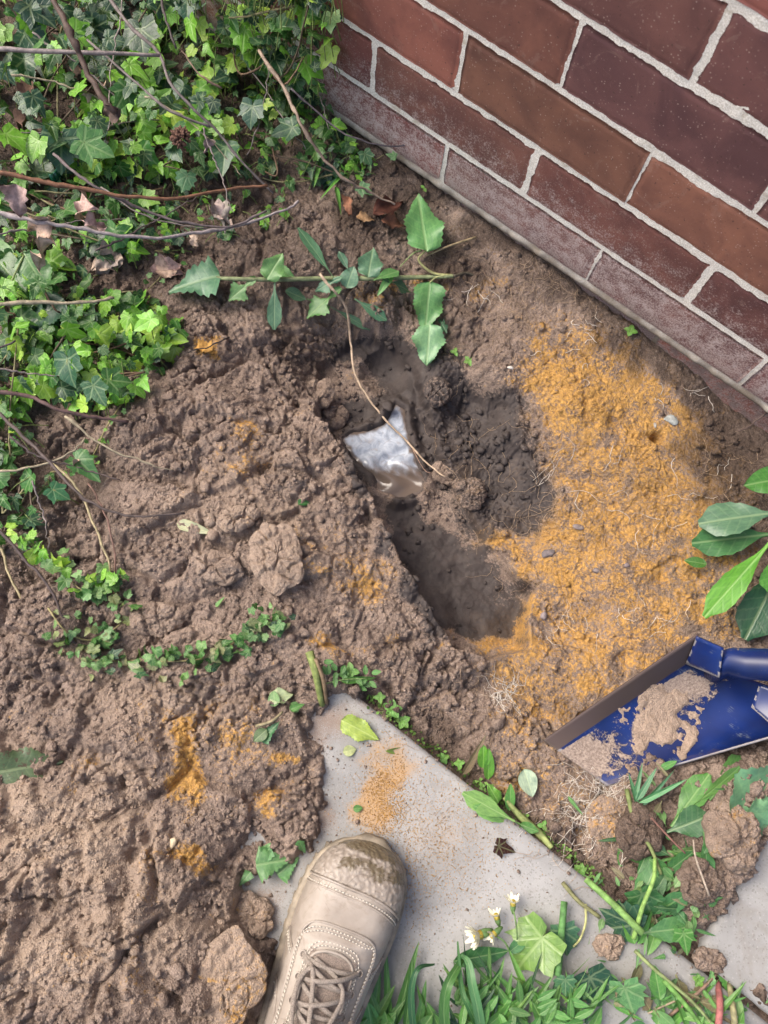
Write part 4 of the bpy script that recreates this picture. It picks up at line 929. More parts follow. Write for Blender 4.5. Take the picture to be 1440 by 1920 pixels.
# ------------------------------------------------------------------ uprooted sow thistle lying across the top of the hole
TC = (.105, .215, .125); T2 = (.13, .28, .09)
th = thing('sow_thistle', 'uprooted grey green thistle lying across the top of the hole', 'weed', GP(600, 523))
stemobj(th, [GP(388, 520, .022), GP(440, 523, .024), GP(520, 524, .026), GP(620, 522, .03), GP(700, 522, .032), GP(780, 520, .02), GP(850, 518, .012)], [.0022, .0030, .0034, .0034, .0036, .0034, .0028], (.22, .26, .13))
L4 = [(412,517,.03,312,538,.02,.074,'arrow',TC,.3),(480,520,.03,428,562,.022,.026,'thistle',T2,.0),(500,524,.03,530,474,.035,.032,'broad',T2,.1),(515,530,.03,514,618,.01,.020,'spoon',TC,.1),
      (560,524,.035,508,500,.02,.02,'spoon',T2,0),(535,545,.025,575,560,.02,.018,'ell',TC,.2),(640,540,.03,573,592,.02,.030,'thistle',T2,0),(625,520,.035,560,425,.02,.018,'spoon',TC,.1),
      (575,560,.02,620,575,.02,.016,'spoon',T2,.1),(640,520,.035,590,545,.03,.02,'thistle',TC,0),(665,560,.03,726,600,.02,.017,'spoon',TC,.1),(690,520,.03,700,462,.03,.036,'broad',TC,.1),
      (650,540,.03,662,500,.04,.026,'ell',TC,0),(620,575,.03,695,618,.01,.012,'spoon',TC,0),(715,520,.035,775,545,.02,.02,'thistle',TC,0),(700,525,.04,748,505,.04,.02,'spoon',T2,0),(735,515,.03,708,552,.025,.012,'blade',T2,0),(655,510,.03,636,470,.03,.012,'spoon',TC,0)]
for (a, b, za, c, d, zb, wd, kd, col, dr) in L4: place(random.choice(LM[kd]), th, GP(a, b, za), GP(c, d, zb), wd, random.uniform(-.3, .3), jit(col, .12), dr)
stemobj(th, [GP(850, 518, .012), GP(875, 512, .002), GP(895, 520, -.004)], [.0026, .0015], (.10, .085, .06), 'root')
bw = thing('broadleaf_weed', 'weed with three round dusty leaves above the puddle', 'weed', GP(810, 520))
place(LM['broad'][1], bw, GP(800, 472, .035), GP(785, 360, .025), .056, .1, (.14, .33, .11), .5)
place(LM['broad'][0], bw, GP(806, 528, .03), GP(798, 622, .022), .047, -.15, (.13, .30, .10), .5)
place(LM['broad'][2], bw, GP(806, 608, .022), GP(800, 684, .02), .046, .05, (.20, .38, .18), .5)
for (a, b, c, d) in ((822, 598, 838, 622), (815, 600, 800, 622), (828, 605, 835, 605)): place(LM['thistle'][0], bw, GP(a, b, .02), GP(c, d, .018), .012, 0, (.04, .12, .06), .1)
stemobj(bw, [GP(798, 470, .034), GP(785, 488, .03), GP(812, 512, .02), GP(850, 517, .012)], [.0014, .0024], (.30, .30, .13), 'stalk')
stemobj(bw, [GP(806, 530, .03), GP(818, 520, .022), GP(835, 516, .016)], [.0012, .002], (.30, .32, .14), 'stalk')
stemobj(bw, [GP(800, 480, .02), GP(840, 462, .02), GP(892, 445, .006)], [.0010, .0022], (.36, .28, .16), 'stalk')
stemobj(bw, [GP(750, 500, .03), GP(775, 475, .03), GP(790, 470, .034)], [.0008, .0014], (.25, .32, .13), 'stalk')
# brown tree leaves near the wall
for a, b, c, d, wd, col, lab in [(700,400,758,372,.030,(.10,.035,.022),'large dark red dead leaf propped near the wall'),(715,412,760,420,.020,(.14,.06,.035),'folded brown leaf under the dark red one'),(655,370,650,395,.018,(.30,.14,.08),'tan curled leaf left of the dark red leaf'),(668,405,700,410,.014,(.33,.20,.10),'small yellow tan leaf scrap on the dark earth')]:
    r = thing('dead_leaf', lab, 'dead leaf', GP(a, b), 'dead leaves near the wall foot'); place(LM['dry'][0], r, GP(a, b, .012), GP(c, d, .018), wd, .3, col, .1, 'leaf_blade')

# ------------------------------------------------------------------ leafy rosette at the right edge
ro = thing('rosette_weed', 'large leafed green rosette at the right edge above the shovel', 'weed', GP(1460, 1010))
for (a, b, za, c, d, zb, wd, kd, col, dr, rl) in [(1462,960,.06,1312,978,.05,.046,'spoon',(.10,.20,.11),.45,.15),(1455,1000,.04,1300,1018,.03,.042,'spoon',(.055,.17,.05),.15,-.2),(1448,1012,.07,1322,1156,.06,.032,'spoon',(.12,.34,.035),0,.1),
      (1470,1050,.03,1400,1198,.02,.050,'spoon',(.03,.10,.045),.4,.1),(1480,895,.05,1398,908,.05,.036,'ell',(.07,.22,.04),.1,0),(1450,1040,.06,1446,1110,.06,.03,'spoon',(.10,.30,.05),.0,0),(1325,1058,.02,1284,1050,.02,.014,'ell',(.06,.17,.03),.1,0)]:
    place(random.choice(LM[kd]), ro, GP(a, b, za), GP(c, d, zb), wd, rl, col, dr)
stemobj(ro, [GP(1475, 990, .01), GP(1470, 1000, .03)], [.006, .004], (.3, .36, .2))

# ------------------------------------------------------------------ small things on the earth
def seedling(px, py, s, n, lab, col=(.16, .34, .06), grp='little seedlings'):
    r = thing('seedling', lab, 'seedling', GP(px, py), grp); o0 = random.uniform(0, 6)
    for k in range(n):
        a = o0 + k * 6.28 / n + random.uniform(-.3, .3); b = GP(px, py, .006); e = b + np.array([math.cos(a), math.sin(a), .1]) * s * .0006
        place(LM['ell'][k % 3], r, b, e, s * .00045, 0, jit(col, .15), .05)
    stemobj(r, [GP(px, py, -.001), GP(px + 2, py + 1, .006)], [.0005, .0004], (.3, .4, .15))
for a in [(1183,620,16,4,'pale four leaved seedling under the middle of the wall'),(795,353,11,2,'tiny bright seedling touching the dusty round leaf'),(853,660,12,3,'seedling to the left of its twin under the thistle'),(880,676,14,5,'five leaved seedling right of its twin'),
          (735,1330,20,5,'leafy seedling in the slab edge gap, upper one'),(755,1352,16,5,'leafy seedling in the slab edge gap, lower one'),(712,1308,12,4,'tiny seedling at the top corner of the slab'),(658,1258,17,4,'round leaved seedling on soil above the slab corner'),
          (832,1422,12,4,'seedling in the gap where the slab meets orange sand'),(862,1432,12,4,'faint seedling beside the flat dirty crust'),(1088,1632,14,6,'mossy seedling at the slab edge near the broken stalks'),(1310,1838,12,5,'seedling in the joint between the two slabs'),(905,1475,10,4,'tiny seedling beside the flower stalk weed'),
          (1018,1548,11,3,'seedling under the root ball')]: seedling(*a)
def pebble(px, py, wpx, hpx, ang, col, lab, mat_r=.7, hh=.4):
    c = GP(px, py); k = .0006; V = []; F = []; n, m = 10, 6; r = random.Random(px)
    jt = [1 + r.uniform(-.22, .22) for _ in range(n)]
    for i in range(m + 1):
        ph = -math.pi / 2 + math.pi * i / m
        for j in range(n):
            t_ = 2 * math.pi * j / n; x, y = math.cos(ph) * math.cos(t_) * wpx * k / 2 * jt[j], math.cos(ph) * math.sin(t_) * hpx * k / 2 * jt[j]
            a = math.radians(ang); u, v = x * math.cos(a) - y * math.sin(a), x * math.sin(a) + y * math.cos(a)
            V.append((u * e1[0] + v * e2[0], u * e1[1] + v * e2[1], math.sin(ph) * hh * min(wpx, hpx) * k / 2))
    for i in range(m):
        for j in range(n): F.append((i * n + j, i * n + (j + 1) % n, (i + 1) * n + (j + 1) % n, (i + 1) * n + j))
    o = link(bpy.data.objects.new('stone', mesh('stone', V, F, M_STONE))); o.location = tuple(c + [0, 0, .001]); o.color = (*col, 0); return tag(o, lab, 'stone', 'small stones and scraps')
M_STONE = tinted('stone_surface', .75, .3, 300)
for a in [(1260,788,38,24,30,(.36,.38,.36),'flat pale grey stone chip near the right end of the wall'),(1028,1037,34,18,-20,(.20,.17,.17),'flat grey stone at the lower right of the slot'),(1085,988,24,14,10,(.22,.18,.17),'dark flat stone on the orange sand'),
          (957,690,14,8,10,(.7,.66,.6),'white shell scrap on the soil'),(1228,798,8,12,0,(.5,.47,.42),'tiny white stone beside the worm hole'),(540,1008,16,16,0,(.14,.10,.11),'small dark round stone on the mound'),(325,1580,12,18,0,(.55,.45,.30),'cream pebble on the sandy heap'),
          (1118,1070,18,12,-20,(.23,.19,.18),'small grey stone in the lower orange sand'),(1020,1155,16,20,20,(.24,.20,.20),'grey pebble below the slot'),(1175,1060,14,12,0,(.20,.16,.16),'rounded grey pebble in the orange sand'),
          (988,1468,30,48,-10,(.55,.62,.46),'pale oval leaf scrap by the slab edge')]: 
    if 'leaf scrap' in a[6]:
        r = thing('fallen_leaf', 'pale whitish oval leaf with a yellow spot near the slab edge', 'leaf', GP(a[0], a[1])); place(LM['ell'][0], r, GP(982, 1442, .008), GP(1000, 1494, .006), .022, 0, (.42, .52, .36), .25)
    else: pebble(*a, hh=.35 if 'flat' in a[6] else .8)
# long root hanging into the puddle
rt = thing('long_root', 'long thin pale root hanging down over the puddle', 'root', G(600, 512, .0)); R_PTS = [(598,512,.02),(625,545,.01),(650,580,-.02),(658,640,-.06),(665,700,-.075),(700,760,-.085),(735,800,-.088),(770,835,-.088),(800,868,-.086),(835,895,-.08)]
stemobj(rt, [G(*p) for p in R_PTS], [.0018, .0016, .0013, .0014, .0010], (.50, .38, .27), knots=.4)
stemobj(rt, [G(770, 835, -.088), G(795, 880, -.085), G(812, 888, -.085)], [.0006, .0003], (.35, .22, .16), 'side_root')
# fine roots
M_ROOT = simple('fine_root', (.42, .30, .20), .8, .3, 300, .1)
def fibres(label, spots, seed, mat, name='fine_roots'):
    random.seed(seed); mb = MB()
    for (cx, cy, rx, ry, n, L, rad) in spots:
        for _ in range(n):
            px, py = random.gauss(cx, rx), random.gauss(cy, ry); a = random.uniform(0, 6.28); P = []
            if float(WL(px, py)[2]) > -.005: continue
            for s in range(7):
                P.append(GP(px, py, .0012 + random.uniform(0, .0015))); a += random.gauss(0, .55); px += math.cos(a) * L / 6; py += math.sin(a) * L / 6
            mb.tube(P, [rad * q for q in (1, 1, .9, .8, .7, .6, .4)], 3, False)
    o = mb.build(name, mat); return tag(o, label, kind='stuff')
fibres('fine brown rootlets matted over the orange sand', [(1180,960,110,70,230,60,.00030),(1250,1080,80,90,120,55,.0003),(1110,900,60,40,60,70,.0003),(960,560,50,30,60,50,.0003),(940,600,40,40,40,40,.00028),(1050,560,60,40,40,50,.0003),(1000,1360,100,60,120,45,.0003),(900,1290,60,40,50,40,.0003),(1110,1530,50,50,160,60,.0003),(500,860,60,60,14,40,.00025),(880,870,40,60,24,50,.0003)], 31, M_ROOT)
M_ROOTW = simple('white_root', (.66, .60, .52), .7, .15, 300, .1)
fibres('white rootlets bared by digging', [(945,1302,16,10,34,46,.00038),(1110,1530,34,34,90,70,.0004),(1140,600,60,25,12,30,.0005),(1090,655,40,30,5,25,.0005),(1290,715,30,20,7,34,.0005),(1180,900,70,50,12,60,.0004),(1110,1490,30,20,30,50,.0004),(1050,910,30,10,6,70,.0004),(1230,1155,30,20,10,40,.0004),(820,520,40,30,4,40,.0004),(1345,880,20,20,3,30,.0004),(905,545,20,20,4,40,.0006),(1300,560,30,20,0,30,.0004),(1060,1180,30,20,10,40,.0003)], 32, M_ROOTW, 'white_rootlets')
# ------------------------------------------------------------------ blue shovel lying on the sand
def paint_material():
    t = NT('blue_paint'); p = t.pos(); n = t.noise(45, 5, .65, p, .4); n2 = t.noise(420, 4, .7, p); n3 = t.noise(14, 3, .5, p)
    at = t.new('ShaderNodeAttribute', attribute_name='mask'); sep = t.new('ShaderNodeSeparateColor'); t.t.links.new(at.outputs['Color'], sep.inputs[0])
    c = t.mix(t.step(n3, .3, .7), (.003, .009, .050), (.005, .021, .125))
    mp = t.new('ShaderNodeMapping'); mp.inputs['Rotation'].default_value = (0, 0, .1); mp.inputs['Scale'].default_value = (60, 900, 300); t.t.links.new(p, mp.inputs['Vector']); sc = t.math('MULTIPLY', t.noise(1, 3, .6, mp.outputs[0]), t.math('ADD', .55, t.step(t.noise(30, 3, .6, p), .4, .7)))
    c = t.mix(t.math('MULTIPLY', t.step(sc, .72, .90), .55), c, (.12, .14, .17))
    soil = t.math('ADD', sep.outputs[0], t.math('MULTIPLY', t.math('SUBTRACT', n, .5), 1.5)); soil = t.math('ADD', soil, t.math('MULTIPLY', t.math('SUBTRACT', n2, .5), .5))
    sf = t.step(soil, .44, .54)
    sc_ = t.mix(t.step(n2, .3, .7), (.15, .11, .09), (.34, .27, .22))
    worn = t.step(t.math('ADD', sep.outputs[1], t.math('MULTIPLY', t.math('SUBTRACT', n2, .5), .8)), .45, .7)
    c = t.mix(t.math('MULTIPLY', worn, .65), c, (.36, .33, .30)); c = t.mix(sf, c, sc_)
    mud = t.step(t.math('ADD', sep.outputs[2], t.math('MULTIPLY', t.math('SUBTRACT', n, .5), .6)), .45, .7)
    c = t.mix(t.math('MULTIPLY', mud, .88), c, (.075, .05, .036))  # mud brown, also the painted shade of the inner side wall
    r = t.math('ADD', .30, t.math('MULTIPLY', t.math('MAXIMUM', sf, mud), .5))
    h = t.math('ADD', t.math('MULTIPLY', sf, 1.0), t.math('MULTIPLY', t.math('MULTIPLY', sf, n2), 1.5))
    return t.out(c, r, t.bump(h, .6, .0015), .5)
M_BLUE = paint_material()
def setmask(o, fn):
    me = o.data; at = me.color_attributes.new('mask', 'FLOAT_COLOR', 'POINT'); at.data.foreach_set('color', np.array([fn(i) for i in range(len(me.vertices))], np.float32).ravel())
sh = thing('shovel', 'blue steel shovel with soil on its blade lying at the right edge', 'shovel', G(1240, 1350, -.03))
def lerp(a, b, t): return a + (b - a) * t
tipU, tipL = G(1018, 1388, -.018), G(1138, 1474, -.012)
tipK, tipM = G(1030, 1396, -.026), G(1090, 1438, -.026)
rU, rK, rM, rN, rL = G(1310, 1188, .052), G(1287, 1245, .006), G(1420, 1262, -.010), G(1560, 1340, .0), G(1570, 1346, .055)
def bez(pts, t):
    pts = [np.array(p) for p in pts]
    while len(pts) > 1: pts = [pts[i] + (pts[i + 1] - pts[i]) * t for i in range(len(pts) - 1)]
    return pts[0]
NU, NV = 44, 36; V = []; F = []
for i in range(NU + 1):
    t = i / NU
    for j in range(NV + 1):
        s = j / NV
        A = tipU + (tipL - tipU) * s + (tipK - tipU) * 4 * s * (1 - s) * .25
        if s < .22: B = rU + (rK - rU) * (s / .22)
        else: B = bez([rK, rM, rN, rL], (s - .22) / .78)
        sT = s
        f = t ** .92; b0 = (tipU if s < .0 else A)
        P = A * (1 - f) + B * f; P = P + np.array([0, 0, -.004 * math.sin(math.pi * t)])
        V.append(P)
for i in range(NU):
    for j in range(NV): F.append((i * (NV + 1) + j, (i + 1) * (NV + 1) + j, (i + 1) * (NV + 1) + j + 1, i * (NV + 1) + j + 1))
mb = MB(); mb.add(V, F); bl = mb.build('blade', M_BLUE, sh)
def bm_(i):
    t, s = (i // (NV + 1)) / NU, (i % (NV + 1)) / NV
    soil = .85 * math.exp(-((t - .06) / .14) ** 2 - ((s - .45) / .5) ** 2) + .58 * math.exp(-((t - .42) / .20) ** 2 - ((s - .50) / .30) ** 2) + .38 * math.exp(-((t - .7) / .25) ** 2 - ((s - .35) / .20) ** 2) + .75 * math.exp(-((t - .80) / .14) ** 2 - ((s - .30) / .10) ** 2)
    soil = min(1, soil) - .12 * (s > .8)
    worn = max(0, 1 - abs(s - .235) / .022) * 1.0 + max(0, 1 - t / .02) + max(0, 1 - abs(s - 1) / .015) * .8  # worn edges; the crease line includes a painted highlight
    mud = (1.0 if s < .205 else 0) + .5 * (s > .9) * (t < .5)  # inner side wall: mud with its shadow painted in
    return (soil * (s > .23), worn, mud, 1)
setmask(bl, bm_)
so = bl.modifiers.new('thick', 'SOLIDIFY'); so.thickness = .0022; so.offset = 0
def plate(name, quad, thick=.0022, mk=(.12, .05, 0, 1), bulge=.0):
    a, b, c, d = [np.array(q) for q in quad]; V = []; F = []; n = 8; nn = np.cross(b - a, d - a); nn /= np.linalg.norm(nn)
    for i in range(n + 1):
        for j in range(n + 1):
            u, v = i / n, j / n; V.append((a * (1 - u) + b * u) * (1 - v) + (d * (1 - u) + c * u) * v + nn * bulge * math.sin(math.pi * u) * math.sin(math.pi * v))
    for i in range(n):
        for j in range(n): F.append((i * (n + 1) + j, (i + 1) * (n + 1) + j, (i + 1) * (n + 1) + j + 1, i * (n + 1) + j + 1))
    m = MB(); m.add(V, F); o = m.build(name, M_BLUE, sh)
    def f(i):
        u, v = (i // (n + 1)) / n, (i % (n + 1)) / n; e = min(u, 1 - u, v, 1 - v); return (mk[0], .9 if e < .01 and (i * 7) % 3 else mk[1], mk[2], 1)
    setmask(o, f); q = o.modifiers.new('thick', 'SOLIDIFY'); q.thickness = thick; return o
plate('foot_tread', [G(1306, 1192, .055), G(1357, 1214, .058), G(1350, 1270, .040), G(1287, 1243, .012)], bulge=.002)
plate('foot_tread', [G(1424, 1282, .040), G(1480, 1300, .055), G(1475, 1385, .050), G(1409, 1326, .030)], bulge=.002)
# socket and shaft
soc = [G(1335, 1268, .012), G(1352, 1243, .030), G(1375, 1243, .042), G(1405, 1245, .052), G(1450, 1247, .068), G(1530, 1250, .095), G(1700, 1256, .150)]
m = MB(); m.tube(soc, [.010, .0165, .0172, .0175, .0178, .0180, .0180], 24); o = m.build('socket', M_BLUE, sh)
setmask(o, lambda i: (.22, .12, .15, 1))
d = soc[-1] - soc[-2]; d /= np.linalg.norm(d); m = MB(); m.tube([soc[-1] - d * .03, soc[-1] + d * .3, soc[-1] + d * .75], [.0175, .0165, .0165], 20); m.build('handle', simple('ash_handle', (.38, .24, .12), .6), sh)
for t_ in (.35, .7):
    c = soc[4] + (soc[6] - soc[4]) * t_ + np.array([0, 0, .018]); m = MB(); m.tube([c, c + [0, 0, .002]], [.004, .003], 10); m.build('rivet', simple('rivet_steel', (.3, .3, .32), .4), sh)
# brown earth still sitting on the blade
def earth_on_blade():
    V = []; F = []; n = 90
    a = G(1185, 1330, -.0); ctr = a
    for i in range(n + 1):
        for j in range(n + 1):
            px = 1140 + 220 * i / n; py = 1235 + 215 * j / n
            X = (px - 1243) / 1.0; Y = (py - 1345) / 1.0; c, s_ = math.cos(math.radians(-12)), math.sin(math.radians(-12)); u = (X * c + Y * s_) / 60; v = (-X * s_ + Y * c) / 56
            r_ = math.sqrt(u * u + v * v); V.append((px, py, r_))
    A = np.array(V); g = np.array([G(p[0], p[1], -.012) for p in A]); nz = fbm(g[:, 0] * 45, g[:, 1] * 45, 300, 4)
    r_ = A[:, 2] * .88 + nz * .95
    lift = (1 - sm(.60, 1.0, r_)) * (.0032 + (clods(g[:, 0] / .018, g[:, 1] / .018, 310) - .3) * .002 + (clods(g[:, 0] / .007, g[:, 1] / .007, 320) - .3) * .0010) - .006 * sm(.88, 1.05, r_)
    z = np.array([blade_z(x, y) for x, y in zip(g[:, 0], g[:, 1])]) + lift + .0005
    g = np.array([[*G(p[0], p[1], zz)] for p, zz in zip(A, z)])
    idx_ = np.arange((n + 1) ** 2).reshape(n + 1, n + 1); Qq = np.stack([idx_[:-1, :-1], idx_[1:, :-1], idx_[1:, 1:], idx_[:-1, 1:]], -1)
    keep_ = (r_.reshape(n + 1, n + 1)[:-1, :-1] < 1.05); Qq = Qq[keep_]
    me = bigmesh('earth_lump', g, Qq, M_SOIL); at = me.color_attributes.new('mask', 'FLOAT_COLOR', 'POINT'); at.data.foreach_set('color', np.tile(np.array((0, .05, 0, .75), np.float32), len(g)))
    tag(link(bpy.data.objects.new('earth_lump', me)), 'flattened lump of pale brown soil stuck on the blue shovel blade', 'soil')
from mathutils.bvhtree import BVHTree
bvh = BVHTree.FromPolygons([tuple(v) for v in V_ ] if False else [tuple(map(float, v)) for v in mb.v], mb.f)
def blade_z(x, y):
    h = bvh.ray_cast(Vector((x, y, .4)), Vector((0, 0, -1)))[0]; return h.z if h else -.01
earth_on_blade()

# ------------------------------------------------------------------ work boot
def leather_material(name, kind):
    t = NT(name); p = t.pos(); n = t.noise(18, 4, .6, p); n2 = t.noise(300, 4, .7, p); n3 = t.noise(1500, 2, .6, p)
    c = t.mix(t.step(n, .3, .7), (.25, .212, .178), (.365, .32, .275))
    c = t.mix(t.math('MULTIPLY', t.step(n2, .52, .75), .35), c, (.24, .185, .14))
    at = t.new('ShaderNodeAttribute', attribute_name='mask'); sep = t.new('ShaderNodeSeparateColor'); t.t.links.new(at.outputs['Color'], sep.inputs[0])
    w = t.step(t.math('ADD', sep.outputs[0], t.math('MULTIPLY', t.math('SUBTRACT', t.noise(70, 5, .65, p, .5), .5), 1.4)), .40, .62)
    c = t.mix(t.math('MULTIPLY', w, .85), c, (.105, .082, .045))
    sc = t.step(t.noise(38, 6, .75, p, 1.5), .54, .66)
    c = t.mix(t.math('MULTIPLY', sc, .45), c, (.20, .155, .115))
    cr = t.math('SUBTRACT', 1.0, t.step(t.vor(55, p, 'DISTANCE_TO_EDGE'), .0, .035))
    c = t.mix(t.math('MULTIPLY', t.math('MULTIPLY', cr, t.step(t.noise(25, 3, .6, p), .5, .62)), .5), c, (.13, .10, .075))
    h = n3
    if kind == 'cap':
        v = t.vor(235, p, 'SMOOTH_F1'); h = t.math('ADD', t.math('MULTIPLY', v, -2.2), t.math('MULTIPLY', n3, .3)); st, dd = .75, .0012
        c = t.mix(t.step(v, .30, .62), c, t.mix(1.0, c, (.80, .78, .76), 'MULTIPLY'))
    else: st, dd = .35, .0006
    r = t.math('SUBTRACT', .58, t.math('MULTIPLY', w, .36))
    return t.out(c, r, t.bump(h, st, dd), .4)
M_LEA = leather_material('suede_leather', 'l'); M_CAP = leather_material('rubber_toe', 'cap'); M_SOLE = simple('boot_sole', (.30, .25, .185), .6, .35, 60, .3)
M_LACE = simple('boot_lace', (.37, .315, .27), .8, .3, 900, .8, .2); M_STI = simple('thread', (.60, .55, .47), .8, .1, 900, .2)
M_TONG = simple('tongue_mesh', (.34, .27, .225), .85, .35, 900, .9)
toe = G(690, 1575, .022); back = G(583, 1925, .030)
fd = (toe - back)[:2]; fd /= np.linalg.norm(fd); rt_ = np.array([fd[1], -fd[0]])     # forward, and the boot's right-hand side
bt = thing('work_boot', 'tan leather lace-up work boot with scuffed rubber toe on the path', 'boot', (toe[0], toe[1], 0))
S_ = np.array([0, 2, 6, 12, 22, 36, 55, 80, 110, 140, 170, 200, 235, 270, 295, 308, 312]) / 1000
HW = np.array([3, 15, 25, 33, 41, 46.5, 50, 51, 49, 46, 44, 42.5, 42, 40, 34, 22, 6]) / 1000
TOP = np.array([27, 34, 42, 49, 56, 61, 64, 68, 76, 88, 102, 118, 130, 134, 132, 128, 122]) / 1000
CEN = np.array([8, 8, 7, 6.5, 5, 4, 2, 0, -2, -3, -4, -4, -3, 0, 0, 0, 0]) / 1000 * .8
def prm(s): return np.interp(s, S_, HW), np.interp(s, S_, TOP), np.interp(s, S_, CEN)
def cub(s):  # smoothed
    a = [prm(max(0, min(.312, s + d_)))for d_ in (-.004, 0, .004)] if s > .012 else [prm(s)]
    return np.mean([q[0] for q in a]), np.mean([q[1] for q in a]), np.mean([q[2] for q in a])
def BW(s, x, z):
    return np.array([toe[0] - fd[0] * s + rt_[0] * x, toe[1] - fd[1] * s + rt_[1] * x, z])
def surf(s, u, off=0.0):
    """u -1..1 from the left welt over the top to the right welt"""
    hw, tp, cx = cub(s); th = (1 - u) * math.pi / 2; c, q = math.cos(th), math.sin(th)
    ex = .62 + .25 * sm(.03, .16, s); ez = .62 + .10 * sm(.03, .12, s)
    x = math.copysign(abs(c) ** ex, c) * (hw + off); z = .018 + (tp - .018 + off) * abs(q) ** (ez + .12)
    # ridge over the instep narrows upwards
    k = sm(.06, .2, s); x *= 1 - .20 * k * abs(q) ** 1.5
    return BW(s, x + cx, z)
def uat(s, xr):  # u of the lateral offset xr (m) on top of the boot
    lo, hi = -1.0, 1.0
    for _ in range(24):
        m_ = (lo + hi) / 2; P = surf(s, m_); x = (P[:2] - np.array([toe[0], toe[1]])) @ rt_
        if x < xr: lo = m_
        else: hi = m_
    return m_
def shell(name, s0, s1, off, mat, u0=-1, u1=1, ns=60, nu=48, mfn=None, bound=None, par=None):
    V = []; F = []; MKS = []
    for i in range(ns + 1):
        for j in range(nu + 1):
            u = u0 + (u1 - u0) * j / nu; e = s1 if bound is None else bound(u)
            t = i / ns; s = s0 + (e - s0) * (t ** 1.6 if s0 == 0 else t)
            o_ = off if (i < ns or bound is None) else off * .1
            P = surf(s, u, o_); wr = fbm(np.array(P[0] * 40), np.array(P[1] * 40), 9, 3) * .0012 + .0016 * math.sin(s * 420 + 2.0 * math.sin(u * 3)) * math.exp(-((s - .092) / .014) ** 2)
            V.append(P + np.array([0, 0, float(wr)])); MKS.append(mfn(s, u) if mfn else (0, 0, 0, 1))
    for i in range(ns):
        for j in range(nu): F.append((i * (nu + 1) + j, (i + 1) * (nu + 1) + j, (i + 1) * (nu + 1) + j + 1, i * (nu + 1) + j + 1))
    m = MB(); m.add(V, F); o = m.build(name, mat, par or bt); at = o.data.color_attributes.new('mask', 'FLOAT_COLOR', 'POINT'); at.data.foreach_set('color', np.array(MKS, np.float32).ravel()); return o
wet_fn = lambda s, u: (max(1.1 * math.exp(-(s / .013) ** 2), .62 * math.exp(-((s - .022) / .012) ** 2) * (u > -.3), .5 * math.exp(-((abs(u) - 1) / .12) ** 2) * (s < .11)), 0, 0, 1)
shell('upper', 0.0, .312, 0.0, M_LEA, ns=110, nu=64, mfn=wet_fn)
capb = lambda u: .050 - .006 * math.cos(u * 2.4) + .010 * u * .9
shell('toe_cap', 0.0, .05, .0022, M_CAP, ns=40, nu=60, mfn=wet_fn, bound=capb, u0=-.97, u1=.97)
m = MB()   # dark wet bumper round the toe
P = [surf(.0035 + .05 * abs(u) ** 2.2, u, .0034) for u in np.linspace(-.90, .90, 60)]
for q, zz in zip(P, np.linspace(-.90, .90, 60)): q[2] = min(q[2], .040)
# sole
ol = [(s, 1) for s in np.concatenate([np.linspace(0, .03, 14) ** 1.0, np.linspace(.035, .312, 40)])]
L_ = []; R_o = []
for s, _ in ol:
    hw, tp, cx = cub(s); L_.append((s, cx - hw - .0055)); R_o.append((s, cx + hw + .0055))
out = [(-.006, .008 * .8 - .010), (-.006, .008 * .8 + .010)] + R_o[1:] + L_[1:][::-1]
V = []; n = len(out)
for z, g_ in ((.0, .93), (.004, .985), (.012, 1.0), (.020, 1.0), (.0245, .985), (.0255, .93)):
    for s, x in out: V.append(BW(.15 + (s - .15) * (1 - (1 - g_) * .5), x * g_, z))
F = [(r_ * n + k, r_ * n + (k + 1) % n, (r_ + 1) * n + (k + 1) % n, (r_ + 1) * n + k) for r_ in range(5) for k in range(n)] + [tuple(range(n))[::-1], tuple(range(5 * n, 6 * n))]
m = MB(); m.add(V, F); so_ = m.build('sole', M_SOLE, bt)
m = MB()
for s in np.arange(.02, .30, .014):
    for sg in (-1, 1):
        hw, tp, cx = cub(s); c = BW(s, cx + sg * (hw + .0030), .006); q = np.array([fd[0] * .004, fd[1] * .004, 0]); m.tube([c - q, c + q], [.0035, .0035], 6)
m.build('tread_lug', M_SOLE, bt)['kind'] = 'stuff'
def ribbon(curve, rad, name, mat, n=6, flat=1.0):
    m = MB(); m.tube(curve, rad, n, True, flat); return m.build(name, mat, bt)
# seams and panel edges
def path(pts, off=.0006, n=8): return [surf(s, u, off) for s, u, _ in [tuple(q) for q in spline([(a, b, 0) for a, b in pts], n)]]
stitch = MB()
def stitches(pts, off=.0007, L=.0024, gap=.0036):
    P = path(pts, off, 14); d = np.concatenate([[0], np.cumsum([np.linalg.norm(P[i + 1] - P[i]) for i in range(len(P) - 1)])])
    for a in np.arange(0, d[-1] - L, gap):
        A = np.array([np.interp(a, d, [p[k] for p in P]) for k in range(3)]); B = np.array([np.interp(a + L, d, [p[k] for p in P]) for k in range(3)]); stitch.tube([A, (A + B) / 2 + [0, 0, .0002], B], [.00045, .0006, .00045], 5)
cb = [(capb(u) + .003, u) for u in np.linspace(-.96, .96, 15)]
ribbon(path([(a - .002, b) for a, b in cb], .0016), .0013, 'toe_seam', M_LEA)
ribbon(path([(a + .006, b) for a, b in cb], .0002), .0010, 'toe_seam', M_LEA)
stitches([(a + .0035, b) for a, b in cb], .0009); 
